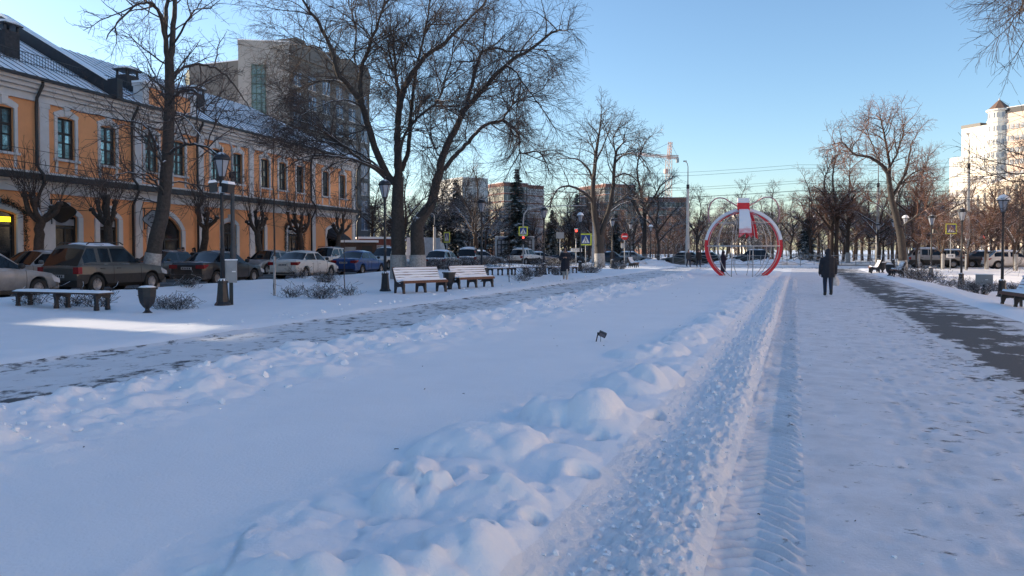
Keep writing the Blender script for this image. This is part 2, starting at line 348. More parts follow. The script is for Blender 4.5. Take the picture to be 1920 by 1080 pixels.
    ph = (s + 0.75*np.abs(r+0.20) + 0.05*(fbm(s*2.5, r*5, 3)-0.5))/0.14; saw = ph-np.floor(ph)
    brk = 0.55+0.45*sst(0.34, 0.55, fbm(r*3+s*0.7, s*2.2, 3))
    z += mt*(-0.02 + 0.05*brk*np.where(saw < 0.3, saw/0.3, np.clip((1-saw)/0.45, 0, 1)) + 0.014*(fbm(r*8, s*8, 4)-0.5))
    mg = np.exp(-((r-0.02)/0.09)**2)*(1-sst(25, 40, s)); z += mg*(0.05*(fbm(r*10, s*7, 3)-0.55))
    # walkway
    mw = sst(0.0, 0.2, r)*(1-sst(2.3, 2.8, r)); z += mw*(0.02*(fbm(r*3.2, s*3.2, 4)-0.5)+0.012*np.clip(0.40-fbm(r*5.5, s*5.5, 2), 0, 1)*-3)
    for (a, b, an, dp) in PRINTS:
        sel = (np.abs(r-a) < 0.3) & (np.abs(s-b) < 0.3)
        if sel.any():
            dr, ds_ = r[sel]-a, s[sel]-b; c, sn = math.cos(an), math.sin(an); u = (dr*c+ds_*sn)/0.055; v = (-dr*sn+ds_*c)/0.14; d = (u*u+v*v)**2
            z[sel] -= dp*np.exp(-d); z[sel] += dp*0.35*np.exp(-(np.sqrt(d)-1.9)**2*2)
    # right lawn
    mr = sst(4.75, 5.3, r); z += mr*(0.08+0.05*(fbm(r*0.6, s*0.6, 4)-0.5)) - 0.42*sst(5.2, 8.5, r)*(1-sst(52, 66, s))
    return z
def gz(x, y):
    """ground height under a world point"""
    r, s = topark((x, y)); return float(height(np.array([[r]]), np.array([[s]]))[0, 0])
def on(px, Y):
    p = gx(px, Y); p.z = gz(p.x, p.y); return p
def svals(s0, s1, m, k):
    o = [s0]
    while o[-1] < s1: o.append(o[-1]+max(m, k*o[-1]))
    return np.array(o)
def strip(name, r0, r1, dr, s0, s1, m, k, mat_, label=None, kind='structure', cat=None):
    rv = np.linspace(r0, r1, max(2, int(round((r1-r0)/dr))+1)); sv = svals(s0, s1, m, k)
    Rr, Ss = np.meshgrid(rv, sv); Z = height(Rr, Ss)
    V = np.stack([Rr, Ss, Z], -1).reshape(-1, 3); nr = len(rv); ns = len(sv)
    i = (np.arange(ns-1)[:, None]*nr+np.arange(nr-1)[None]).ravel()
    o = link(name, np_mesh(name, V, np.stack([i, i+1, i+nr+1, i+nr], 1), mat_), rot=(0, 0, PARK_ROT))
    return tag(o, label, cat, None, kind)
S_END = 70.0
strip('snow_lawn_left', -34, R_PATH0, 0.13, -2, S_END, 0.10, 0.010, M_SNOW)
strip('footpath_left', R_PATH0, R_PATH1, 0.07, 0.5, S_END, 0.022, 0.0065, M_PATH)
strip('snow_bank', R_PATH1, R_BANK, 0.033, 0.5, S_END, 0.022, 0.0065, M_SNOW, kind='structure')
strip('snow_lawn', R_BANK, R_LUMP, 0.045, 0.5, S_END, 0.022, 0.0065, M_SNOW)
strip('snow_mounds', R_LUMP, R_BERM, 0.022, 0.5, S_END, 0.022, 0.0065, M_SNOW, kind='structure')
strip('snow_berm', R_BERM, R_TRACK, 0.013, 0.5, S_END, 0.022, 0.0065, M_CRUMB, kind='structure')
strip('tyre_track', R_TRACK, R_TRACK1, 0.016, 0.5, S_END, 0.02, 0.003, M_TRACK)
strip('walkway', R_TRACK1, R_STRIP0, 0.04, 0.5, S_END, 0.022, 0.0065, M_WALK)
strip('asphalt_path', R_STRIP0, R_STRIP1, 0.08, 0.5, S_END, 0.022, 0.0065, M_STRIP)
strip('snow_lawn_right', R_STRIP1, 46, 0.20, -2, S_END, 0.14, 0.010, M_SNOW)
# ground all round, roads
mb = MB(); g_ = [-2500, -400, -150, -60, 60, 150, 400, 2500]
o = MB().add([(-3000, -3000, -0.75), (3000, -3000, -0.75), (3000, 4000, -0.75), (-3000, 4000, -0.75)], [(0, 1, 2, 3)]).build('ground', M_SNOW); tag(o, kind='structure')
def sheet(name, corners, m_, rot=None):
    o = MB().add(corners, [(0, 1, 2, 3)]).build(name, m_); return tag(o, kind='structure')
def slab(name, corners, top, bot, m_, rz=0, loc=(0, 0, 0)):
    v = [(x, y, top) for x, y in corners]+[(x, y, bot) for x, y in corners]
    o = MB().add(v, [(0, 1, 2, 3), (0, 4, 5, 1), (1, 5, 6, 2), (2, 6, 7, 3), (3, 7, 4, 0)]).build(name, m_, None, loc, (0, 0, rz)); return tag(o, kind='structure')
# street beside the orange building: local x along the street, local y towards the building
slab('street', [(-70, -12.1), (95, -12.1), (95, -3.1), (-70, -3.1)], 0.10, -0.9, M_STREET, BROT, B0)
slab('pavement', [(-70, -3.1), (37, -3.1), (37, 0.6), (-70, 0.6)], 0.22, -0.9, M_PATH, BROT, B0)
# cross street beyond the park: local x across, local y along the park axis
slab('trodden_square', [(-34, 69.8), (90, 69.8), (90, 75.5), (-34, 75.5)], 0.03, -0.9, M_PATH, PARK_ROT)
slab('verge', [(-24, 75.5), (90, 75.5), (90, 77.2), (-24, 77.2)], 0.10, -0.9, M_SNOW, PARK_ROT)
slab('cross_road', [(-120, 77.2), (150, 77.2), (150, 93), (-120, 93)], -0.06, -0.9, M_LITROAD, PARK_ROT)
slab('far_park_ground', [(-160, 93), (260, 93), (260, 420), (-160, 420)], 0.08, -0.9, M_SNOW, PARK_ROT)
# clods of snow broken off by the plough and the shovels
def clods():
    rg = np.random.default_rng(3); bm = bmesh.new(); bmesh.ops.create_icosphere(bm, subdivisions=1, radius=1)
    bv = np.array([v.co[:] for v in bm.verts]); bf = np.array([[v.index for v in f.verts] for f in bm.faces]); bm.free()
    L = []
    for i in range(1500):
        s = 2.5+rg.random()**2.2*30; r = -0.80+rg.normal()*0.18
        if -1.2 < r < -0.35: L.append((r, s, 0.006+0.018*rg.random()**2.5))
    for i in range(520):
        s = 4+rg.random()**1.5*38; r = -6.35+rg.normal()*0.55
        if -7.3 < r < -4.6: L.append((r, s, 0.012+0.045*rg.random()**3))
    for i in range(150): L.append((-10.9-abs(rg.normal())*0.7, 12+rg.random()*32, 0.015+0.05*rg.random()**3))
    for i in range(120): L.append((-0.4+rg.random()*1.3, 2.6+rg.random()**2*20, 0.006+0.012*rg.random()**3))
    L = np.array(L); zz = height(L[:, 0:1].copy(), L[:, 1:2].copy())[:, 0]; K = len(L)
    v = bv[None]*(1+0.9*(rg.random((K, len(bv), 1))-0.5))*np.array([1, 1, 0.75])*L[:, 2][:, None, None]*(0.7+0.6*rg.random((K, 1, 3)))
    a = rg.random(K)*6.28; c, s_ = np.cos(a)[:, None], np.sin(a)[:, None]
    v = np.stack([v[..., 0]*c-v[..., 1]*s_, v[..., 0]*s_+v[..., 1]*c, v[..., 2]], -1)+np.stack([L[:, 0], L[:, 1], zz+L[:, 2]*0.12], -1)[:, None]
    Vs = [v.reshape(-1, 3)]; Fs = [(bf[None]+(np.arange(K)*len(bv))[:, None, None]).reshape(-1, 3)]
    me = np_mesh('snow_clods', np.concatenate(Vs), np.concatenate(Fs), M_SNOWCAP, False)
    tag(link('snow_clods', me, rot=(0, 0, PARK_ROT)), 'loose lumps of broken snow strewn along the banks', 'snow', kind='stuff')
clods()
def debris():
    rg = np.random.default_rng(8); W = MB()
    for i in range(70):
        s = 4+rg.random()**1.4*34; r = -7+9.5*rg.random()
        z = float(height(np.array([[r]]), np.array([[s]]))[0, 0]); a = rg.random()*6.28; l = 0.015+0.04*rg.random()**2; q = 0.0015+0.002*rg.random()
        W.tube([(r, s, z+q), (r+math.cos(a)*l*.5, s+math.sin(a)*l*.5, z+q+.004), (r+math.cos(a+.4)*l, s+math.sin(a+.4)*l, z+q)], q, 4)
    tag(W.build('twig_litter', M_TWIG, None, None, (0, 0, PARK_ROT)), 'tiny dark twigs and grit scattered on the snow', 'litter', kind='stuff')
debris()
# ------------------------------------------------------------------ branching trees
class Wood:
    """collects limbs as polylines, then meshes them as tapered tubes"""
    def __init__(s): s.V = []; s.Fq = []; s.n = 0
    def tube(s, pts, rad, k): s.tubes(np.asarray(pts)[None], np.asarray(rad)[None], k)
    def tubes(s, P, Rd, k):
        """P (B,m,3), Rd (B,m): B tubes of m rings at once"""
        B, m = P.shape[:2]
        if B == 0: return
        t = np.gradient(P, axis=1); t /= np.linalg.norm(t, axis=2, keepdims=True)+1e-9
        ref = np.where(np.abs(t.mean(1)[:, None, 2:3]) < 0.85, np.array([0, 0, 1.0]), np.array([1.0, 0.2, 0]))
        x = np.cross(t, np.broadcast_to(ref, t.shape)); x /= np.linalg.norm(x, axis=2, keepdims=True)+1e-9
        y = np.cross(t, x); an = np.arange(k)*2*np.pi/k
        ring = x[:, :, None]*np.cos(an)[:, None]+y[:, :, None]*np.sin(an)[:, None]
        s.V.append((P[:, :, None]+ring*Rd[:, :, None, None]).reshape(-1, 3))
        i = np.arange(m-1)[:, None]*k; j = np.arange(k)[None]; j2 = (j+1) % k
        f = np.stack([i+j, i+j2, i+k+j2, i+k+j], -1).reshape(-1, 4)
        s.Fq.append((f[None]+(np.arange(B)*m*k)[:, None, None]).reshape(-1, 4)+s.n); s.n += B*m*k
    def mesh(s, name, mat_):
        return np_mesh(name, np.concatenate(s.V), np.concatenate(s.Fq), mat_) if s.V else None
def smooth_line(P, per=4):
    P = np.array(P, float); m = len(P); u = np.linspace(0, m-1, (m-1)*per+1); i = np.clip(u.astype(int), 0, m-2); f = (u-i)[:, None]
    g = lambda k: P[np.clip(i+k, 0, m-1)]
    return 0.5*(2*g(0)+(g(1)-g(-1))*f+(2*g(-1)-5*g(0)+4*g(1)-g(2))*f**2+(3*g(0)-g(-1)-3*g(1)+g(2))*f**3)
class Tree:
    def __init__(s, seed, lv, split=0.035):
        s.r = np.random.default_rng(seed); s.lv = lv; s.trunk = Wood(); s.crown = Wood(); s.split = split
    def put(s, pts, rad):
        k = 10 if rad[0] > 0.15 else 7 if rad[0] > 0.05 else 5 if rad[0] > 0.02 else 3
        (s.trunk if rad[0] > s.split else s.crown).tube(pts, rad, k)
    def limb(s, P, r0, r1, lev=0, per=4, kids=True, jit=0.02, u0=0.15):
        pts = smooth_line(P, per); pts[1:] += s.r.normal(0, jit, pts[1:].shape); rad = np.linspace(r0, r1, len(pts))
        s.put(pts, rad)
        if kids: s.kids(pts, rad, lev, u0)
        return pts
    def kids(s, pts, rad, lev, u0=0.15): s.kids_b(np.asarray(pts)[None], np.asarray(rad)[None], lev, u0)
    def kids_b(s, P, Rd, lev, u0=0.15):
        if lev >= len(s.lv) or len(P) == 0: return
        p = s.lv[lev]; B, m = P.shape[:2]; seg = np.linalg.norm(np.diff(P, axis=1), axis=2); L = seg.sum(1)
        n = np.maximum(s.r.poisson(p['dens']*L), p.get('min', 1)); own = np.repeat(np.arange(B), n); K = len(own)
        u = u0+(1-u0)*s.r.random(K)**p.get('bias', 0.9); x = u*(m-1); i = np.clip(x.astype(int), 0, m-2); f = (x-i)[:, None]
        q = P[own, i]*(1-f)+P[own, i+1]*f; d = P[own, i+1]-P[own, i]; d /= np.linalg.norm(d, axis=1, keepdims=True)+1e-9; rr = Rd[own, i]
        per = s.r.normal(0, 1, (K, 3)); per -= d*(per*d).sum(1, keepdims=True); per /= np.linalg.norm(per, axis=1, keepdims=True)+1e-9
        per[:, 2] += p.get('up', 0.0); a = np.radians(p['ang']+s.r.normal(size=K)*p.get('angv', 12))[:, None]
        dd = d*np.cos(a)+per*np.sin(a); ln = p['len']*(1-p.get('taper', 0.5)*u)*(0.6+0.8*s.r.random(K)); r0 = np.minimum(rr*0.7, p['rad']*(0.7+0.6*s.r.random(K)))
        s.grow_b(q, dd, ln, r0, lev+1, p)
    def grow(s, q, d, ln, r0, lev, p): s.grow_b(np.array([q]), np.array([d]), np.array([ln]), np.array([r0]), lev, p)
    def grow_b(s, q, d, ln, r0, lev, p):
        B = len(q); n = max(3, int(p['len']*0.8/p.get('seg', 0.3))); st = (ln/n)[:, None]; wob = p.get('wob', 0.12); g = p.get('grav', 0.0)
        d = d/(np.linalg.norm(d, axis=1, keepdims=True)+1e-9); P = [q]
        for i in range(n):
            d = d+s.r.normal(0, wob, (B, 3)); d[:, 2] += g*(0.4+1.2*i/n); d /= np.linalg.norm(d, axis=1, keepdims=True); P.append(P[-1]+d*st)
        P = np.stack(P, 1); r1 = np.maximum(r0*0.3, np.minimum(p.get('rmin', 0.004), r0)); Rd = r0[:, None]+(r1-r0)[:, None]*np.linspace(0, 1, n+1)[None]
        big = r0 > s.split
        for sel, wd in ((big, s.trunk), (~big, s.crown)):
            for lo, hi, k in ((0.05, 9, 7), (0.02, 0.05, 5), (0, 0.02, 3)):
                z = sel & (r0 > lo) & (r0 <= hi)
                if z.any(): wd.tubes(P[z], Rd[z], k)
        s.kids_b(P, Rd, lev)
    def build(s, name, loc, label, group=None, bark=None, twig=None, extra=None, cat='tree', rz=0):
        root = empty(name, loc, rz, label, cat, group)
        if s.trunk.V: link('trunk', s.trunk.mesh('trunk', bark or M_BARK), root)
        if s.crown.V: link('crown', s.crown.mesh('crown', twig or M_TWIG), root)
        return root
def px_limb(base, Y, pl):
    """photo tracing -> points relative to the tree's base; each entry (px, py, depth offset)"""
    return [np.array(at(a[0], a[1], Y+(a[2] if len(a) > 2 else 0))-base) for a in pl]
def whitewash(root, prof, loc=(0, 0, 0)):
    MB().tube([p for p, r in prof], [r for p, r in prof], 12, cap=False).build('whitewashed_base', M_LIME, root, loc)

# the tall tree on the left, in front of the shops
Yt = 29.5; b = on(281, Yt)
T = Tree(11, [dict(dens=1.7, len=2.3, rad=0.035, ang=58, angv=14, taper=0.35, up=0.15, wob=0.14, grav=0.03, seg=0.28),
              dict(dens=3.6, len=0.95, rad=0.013, ang=50, up=0.1, wob=0.2, grav=0.0, seg=0.2, rmin=0.006, taper=0.3),
              dict(dens=4.5, len=0.32, rad=0.007, ang=52, wob=0.25, seg=0.14, rmin=0.0055, taper=0.2)])
tr = T.limb(px_limb(b, Yt, [(281, 552), (284, 500), (292, 455), (304, 400), (312, 330), (316, 250), (318, 180), (317, 110)]), 0.32, 0.165, 0, kids=False, jit=0.01)
T.kids(tr, np.linspace(0.3, 0.19, len(tr)), 0, 0.45)
for pl, r0, r1 in [([(317, 120), (324, 60), (327, 0), (330, -80), (334, -150)], .15, .04), ([(316, 130), (311, 60), (313, 0), (308, -70, .6), (305, -140, 1)], .13, .03),
                   ([(315, 105), (305, 45, -.6), (292, 12, -1.2), (275, 4, -1.8), (250, 14, -2.2), (222, 42, -2.6), (198, 72, -3)], .095, .02),
                   ([(320, 155), (338, 132, .5), (365, 121, 1), (395, 124, 1.4), (425, 142, 1.8), (452, 178, 2), (470, 205, 2)], .085, .02),
                   ([(320, 205), (328, 180, -.6), (345, 168, -1), (368, 172, -1.4), (372, 200, -1.6), (400, 225, -1.9), (430, 240, -2)], .075, .02),
                   ([(317, 290), (335, 275, -.8), (365, 271, -1.6), (392, 278, -2.2), (408, 290, -2.5), (420, 310, -2.7)], .075, .025),
                   ([(313, 330), (300, 285, .8), (285, 250, 1.6), (262, 232, 2.2), (215, 222, 3), (160, 212, 3.5), (122, 200, 4)], .07, .015),
                   ([(309, 370), (296, 345, -.8), (272, 328, -1.6), (240, 324, -2.2), (205, 330, -2.6)], .06, .015), ([(314, 300), (300, 300, -.8), (270, 250, -1.8), (235, 235, -2.5), (200, 240, -3)], .05, .012),
                   ([(318, 200), (300, 160, 1), (285, 130, 2), (262, 90, 3), (240, 60, 3.5)], .06, .012), ([(320, 260), (345, 220, 1.5), (372, 205, 2.6), (405, 190, 3.5), (440, 175, 4)], .05, .012),
                   ([(322, 90), (345, 50, -1), (365, 20, -1.6), (395, 15, -2), (415, -5, -2.2)], .055, .012), ([(311, 350), (330, 340, .8), (355, 345, 1.6), (385, 365, 2.4), (405, 380, 2.8)], .045, .012),
                   ([(316, 230), (332, 215, -1.4), (350, 225, -2.6), (372, 250, -3.6), (388, 275, -4)], .045, .012), ([(310, 390), (295, 380, 1), (262, 372, 2), (240, 380, 2.6)], .04, .012)]:
    T.limb(px_limb(b, Yt, pl), r0*.88, r1*.9, 0)
root = T.build('tall_bare_tree', b, 'tall bare tree with whitewashed slanting base beside the black urn on the left', None, M_BARK)
whitewash(root, [(p, r + .012) for p, r in zip(px_limb(b, Yt, [(281, 553), (281, 520), (284, 500), (288, 474)]), (.36, .33, .315, .295))])


# the big spreading tree behind the two benches
Yt = 40.0; b = on(762, Yt)
LV = [dict(dens=2.4, len=2.9, rad=0.034, ang=48, angv=16, taper=0.3, up=0.25, wob=0.13, grav=-0.015, seg=0.3),
      dict(dens=5.0, len=1.35, rad=0.0105, ang=42, up=0.0, wob=0.17, grav=-0.05, seg=0.3, rmin=0.007, taper=0.3),
      dict(dens=4.8, len=0.65, rad=0.006, ang=40, wob=0.2, grav=-0.09, seg=0.22, rmin=0.0055, taper=0.2)]
T = Tree(5, LV)
T.limb(px_limb(b, Yt, [(747, 530), (747, 470), (746, 420), (746, 370), (748, 330)]), .43, .29, kids=False, jit=.01)
T.limb(px_limb(b, Yt, [(784, 530, -.5), (783, 470, -.5), (782, 430, -.4), (790, 410, -.2), (805, 388)]), .43, .27, kids=False, jit=.01)
for pl, r0, r1 in [
    ([(744, 345), (722, 322), (697, 260, -.5), (679, 199, -1), (652, 160, -1.4), (634, 138, -1.8), (622, 93, -2), (599, 46, -2.4), (576, 14, -2.8), (548, -40, -3)], .25, .05),
    ([(679, 195, -1), (676, 139, -1), (690, 95, -1), (700, 65, -1), (714, 28, -1), (728, -30, -1)], .15, .04),
    ([(676, 150, -1), (664, 110, .5), (668, 60, 1), (655, 10, 1.5), (645, -40, 2)], .08, .02),
    ([(748, 335), (746, 285), (745, 241), (751, 190), (768, 145, .5), (798, 106, 1), (835, 79, 1.6), (868, 46, 2), (905, 10, 2.6), (930, -30, 3)], .28, .04),
    ([(751, 190), (744, 160), (741, 125), (738, 90), (738, 55)], .12, .05), ([(744, 150), (733, 110, -.3), (726, 74, -.4)], .08, .04),
    ([(752, 320, 1), (766, 280, 1.3), (770, 220, 1.8), (776, 160, 2.2), (790, 90, 2.8), (802, 30, 3), (812, -30, 3)], .16, .04),
    ([(748, 300, -1), (760, 250, -1.6), (790, 215, -2.4), (820, 190, -3.2), (835, 150, -3.6), (850, 90, -4), (856, 20, -4.4)], .10, .02),
    ([(803, 395), (815, 358), (823, 325), (828, 298), (838, 272), (855, 241), (873, 204), (909, 163, -.6), (950, 121, -1.2), (993, 93, -1.8), (1034, 62, -2.2), (1052, 55, -2.6)], .31, .05),
    ([(872, 205), (886, 157, .6), (896, 118, 1), (905, 97, 1.4), (930, 91, 1.8), (958, 97, 2.2), (996, 92, 2.6), (1030, 95, 3)], .13, .03),
    ([(898, 112, 1), (880, 115, 1), (864, 118, 1), (852, 145, 1)], .06, .03),
    ([(948, 122, -1.2), (965, 132, -1.6), (980, 155, -2), (1000, 180, -2.4), (1020, 210, -2.8), (1040, 240, -3)], .075, .015),
    ([(873, 207), (890, 185, 1), (925, 180, 2), (948, 190, 2.6), (970, 215, 3)], .06, .015),
    ([(832, 318), (855, 290, .3), (873, 272, .6), (892, 250, 1), (914, 232, 1.4), (942, 227, 1.8), (962, 240, 2), (974, 258, 2), (976, 287, 2), (1006, 284, 2.2), (1022, 300, 2.4), (1030, 330, 2.6)], .15, .03),
    ([(942, 227, 1.8), (955, 205, 1.2), (970, 190, .8), (1000, 190, .4), (1030, 205, 0)], .07, .015),
    ([(976, 285, 2), (975, 310, 2), (966, 330, 2)], .04, .02),
    ([(722, 325), (700, 312, -.8), (678, 300, -1.4), (650, 278, -2), (622, 256, -2.6), (585, 235, -3.2), (548, 222, -3.8)], .13, .02),
    ([(725, 335), (705, 318, -1.4), (660, 299, -2.4), (625, 293, -3), (585, 292, -3.6), (552, 304, -4.2), (520, 330, -4.6)], .10, .02),
    ([(715, 320), (690, 297, .6), (631, 270, 1.2), (576, 264, 1.8), (525, 273, 2.4), (480, 290, 2.8)], .09, .015),
    ([(680, 205, -1), (660, 190, -2), (625, 190, -3), (585, 205, -4), (550, 225, -4.6)], .07, .015), ([(650, 158, -1.4), (625, 150, .4), (590, 155, 1.4), (550, 175, 2.4), (515, 205, 3)], .06, .015),
    ([(636, 140, -1.8), (610, 100, -.6), (570, 85, .5), (530, 85, 1.5), (490, 95, 2.5)], .06, .015), ([(700, 270, -.5), (690, 240, 1), (668, 250, 2), (640, 268, 3)], .06, .012),
    ([(752, 195), (735, 165, 1.4), (716, 150, 2.4), (700, 160, 3.2)], .06, .015), ([(828, 300), (812, 270, 1), (800, 240, 1.8), (795, 200, 2.4), (815, 160, 3)], .06, .012),
    ([(793, 412), (805, 385, -1), (830, 365, -1.6), (850, 350, -2)], .05, .012), ([(750, 260), (768, 250, -1.6), (790, 242, -2.6), (800, 262, -3.2), (802, 290, -3.4)], .05, .012)]:
    T.limb(px_limb(b, Yt, pl), r0*.85, r1*.8, 0)
root = T.build('big_spreading_tree', b, 'huge spreading bare tree with twin trunks behind the two snowy benches', None, M_BARK)
whitewash(root, [(p, r) for p, r in zip(px_limb(b, Yt, [(747, 532), (747, 500), (747, 478)]), (.46, .445, .44))])
whitewash(root, [(p, r) for p, r in zip(px_limb(b, Yt, [(784, 532, -.5), (783.5, 500, -.5), (783, 478, -.5)]), (.46, .445, .44))])

# middle tree by the crossing
Yt = 66.0; b = on(1126, Yt); b.z = 0
LV2 = [dict(dens=1.4, len=2.6, rad=0.045, ang=50, angv=16, taper=0.3, up=0.25, wob=0.15, grav=-0.01, seg=0.4),
       dict(dens=2.8, len=1.2, rad=0.018, ang=45, wob=0.18, grav=-0.04, seg=0.3, rmin=0.010, taper=0.3),
       dict(dens=3.0, len=0.55, rad=0.011, ang=40, wob=0.2, grav=-0.06, seg=0.25, rmin=0.009, taper=0.2)]
T = Tree(21, LV2)
T.limb(px_limb(b, Yt, [(1125, 505), (1124, 470), (1123, 440)]), .46, .40, kids=False, jit=.01)
for pl, r0, r1 in [([(1122, 445), (1114, 400), (1112, 350), (1116, 300, .5), (1122, 260, .8), (1128, 215, 1)], .30, .05), ([(1113, 380), (1100, 365, -.6), (1075, 350, -1.2), (1050, 352, -1.8), (1036, 372, -2), (1030, 395, -2)], .15, .03),
                   ([(1113, 345), (1105, 320, .8), (1085, 300, 1.4), (1060, 297, 2), (1042, 300, 2.4)], .12, .03), ([(1126, 445), (1140, 400), (1148, 360), (1152, 310), (1158, 280), (1175, 262, 1)], .25, .05),
                   ([(1150, 335), (1170, 325, 1), (1190, 335, 1.6), (1205, 355, 2)], .10, .02), ([(1153, 305), (1170, 290, -1), (1195, 290, -2), (1210, 305, -2.4), (1220, 330, -2.6)], .10, .02),
                   ([(1148, 385), (1165, 375, -1), (1190, 372, -1.6), (1210, 380, -2)], .09, .02), ([(1142, 400), (1160, 385, 1), (1180, 378, 2), (1200, 360, 2.6)], .08, .02),
                   ([(1116, 300), (1128, 280, 1), (1140, 250, 1.6), (1148, 225, 2)], .10, .02), ([(1113, 330), (1118, 300, -1.4), (1110, 270, -2), (1100, 245, -2.4)], .10, .02), ([(1155, 290), (1150, 260, -1), (1162, 235, -1.4)], .08, .02)]:
    T.limb(px_limb(b, Yt, pl), r0, r1, 0)
root = T.build('arching_bare_tree', b, 'bare tree with arching snow-edged boughs standing by the crossing signs', None, M_BARK)
whitewash(root, [(p, r) for p, r in zip(px_limb(b, Yt, [(1125, 507), (1124.5, 490), (1124, 475)]), (.49, .47, .46))])

# right-hand tree with brown seed clusters
Yt = 54.0; b = on(1693, Yt)
LV3 = [dict(dens=2.6, len=2.2, rad=0.035, ang=48, angv=16, taper=0.3, up=0.2, wob=0.16, grav=-0.02, seg=0.35),
       dict(dens=4.4, len=1.0, rad=0.016, ang=45, wob=0.2, grav=-0.05, seg=0.25, rmin=0.009, taper=0.3),
       dict(dens=4.2, len=0.42, rad=0.011, ang=40, wob=0.25, grav=-0.08, seg=0.2, rmin=0.010, taper=0.2)]
T = Tree(31, LV3)
T.limb(px_limb(b, Yt, [(1694, 520), (1692, 470), (1688, 440), (1680, 405), (1672, 375), (1668, 350)]), .31, .18, kids=False, jit=.01)
for pl, r0, r1 in [([(1669, 352), (1664, 325), (1648, 305), (1628, 294), (1600, 288, -.6), (1580, 268, -1), (1558, 272, -1.4)], .17, .03), ([(1668, 345), (1668, 310), (1662, 275), (1655, 240), (1650, 215)], .13, .03),
                   ([(1672, 372), (1686, 345), (1700, 320), (1705, 290, .6), (1712, 262, 1)], .13, .03), ([(1676, 385), (1690, 350, 1), (1712, 330, 1.6), (1725, 345, 2)], .08, .02),
                   ([(1665, 320), (1680, 290, -1), (1690, 260, -1.6), (1696, 232, -2)], .09, .02), ([(1648, 305), (1640, 280, 1), (1630, 258, 1.6), (1624, 236, 2)], .08, .02),
                   ([(1684, 420), (1660, 395, 1), (1640, 380, 1.8), (1618, 375, 2.6)], .08, .02), ([(1686, 430), (1710, 410, -1), (1735, 395, -2), (1750, 380, -2.6)], .07, .02), ([(1690, 345), (1712, 325, -1.4), (1735, 318, -2.4), (1752, 330, -3)], .07, .02)]:
    T.limb(px_limb(b, Yt, pl), r0, r1, 0)
root = T.build('leaning_brown_tree', b, 'leaning bare tree with reddish-brown crown behind the right-hand benches', None, M_BARK, M_TWIGR)
whitewash(root, [(p, r) for p, r in zip(px_limb(b, Yt, [(1694, 521), (1693, 500), (1692, 488)]), (.34, .325, .32))])

# tree whose trunk stands outside the picture on the right; its boughs reach in
Yt = 27.0; b = on(2090, Yt)
T = Tree(41, LV)
T.limb(px_limb(b, Yt, [(2090, 590), (2088, 480), (2085, 380), (2080, 250), (2070, 120), (2060, 0)]), .42, .2, kids=False)
for pl, r0, r1 in [([(2070, 120), (2010, 40), (2022, -15), (1977, -5), (1942, 35), (1927, 85)], .12, .02), ([(2065, 60), (2022, -30), (1992, -65), (1942, -45), (1920, -5), (1912, 35)], .12, .02), ([(2082, 330), (2020, 300), (2022, 298), (1977, 310), (1942, 335), (1920, 362)], .10, .015),
                   ([(2085, 390), (2030, 370), (2032, 372), (1987, 385), (1952, 412)], .08, .012), ([(2060, 20), (2020, -60), (2022, -105), (1962, -85)], .10, .02), ([(2062, 40), (2110, -60), (2170, -90)], .12, .03), ([(2075, 180), (2140, 120), (2200, 110)], .12, .03)]:
    T.limb(px_limb(b, Yt, pl), r0, r1, 0)
T.build('overhanging_tree', b, 'bare tree just outside the right edge, boughs hanging into the picture', None, M_BARK)

# pollarded limes along the shop fronts
def pollard(seed):
    rg = np.random.default_rng(seed)
    T = Tree(seed, [dict(dens=5, len=2.1, rad=0.015, ang=30, angv=16, up=0.7, wob=0.05, grav=0.05, seg=0.4, rmin=0.007, taper=0.1, bias=0.4),
                    dict(dens=1.5, len=0.7, rad=0.009, ang=28, up=0.3, wob=0.08, grav=0.05, seg=0.3, rmin=0.007)], split=0.03)
    lean = rg.normal(0, .3, 2)
    tr = T.limb([(0, 0, -.1), (lean[0]*.2, lean[1]*.2, 1.1), (lean[0]*.7, lean[1]*.7, 2.3), (lean[0], lean[1], 3.1)], .23, .19, kids=False)
    for k in range(6):
        a = k*1.05+rg.normal()*.3; d = .35+.5*rg.random(); e = np.array([lean[0]+math.cos(a)*d, lean[1]+math.sin(a)*d, 3.4+1.0*rg.random()])
        P = [(lean[0], lean[1], 2.85), (lean[0]+math.cos(a)*d*.7, lean[1]+math.sin(a)*d*.7, 3.2+.2*rg.random()), tuple(e)]
        pts = T.limb(P, .13, .10, kids=False)
        T.put(np.array([e+(0, 0, -.05), e+(0, 0, .06), e+(.02, 0, .16)]), np.array([.14, .16, .08])); T.kids(pts, np.full(len(pts), .1), 0, .6)
        for _ in range(5):
            v = rg.normal(0, 1, 3); v[2] = abs(v[2])*1.2+.9; T.grow(e+(0, 0, .05), v/np.linalg.norm(v), 1.4+1.6*rg.random(), .016, 1, T.lv[0])
    return T
POLL = [(68, 'pollarded lime with upright shoots nearest the left picture edge', 1), (205, 'pollarded lime in front of the second doorway from the left', 2), (378, 'knobbly pollarded lime right of the arched shop entrance', 3),
        (488, 'pollarded lime half hidden behind the thin young tree', 4), (570, 'pollarded lime right of the doorway with white lettering', 5), (628, 'pollarded lime beside the dark round awning', 6)]
for px_, lb, sd in POLL:
    t_ = street_px(px_, 2.3); p = street(t_, 2.3, 0.05)
    pollard(sd).build('pollarded_lime', p, lb, 'pollarded limes along the shop fronts', M_BARK2 if sd % 2 else M_BARK, M_TWIG)

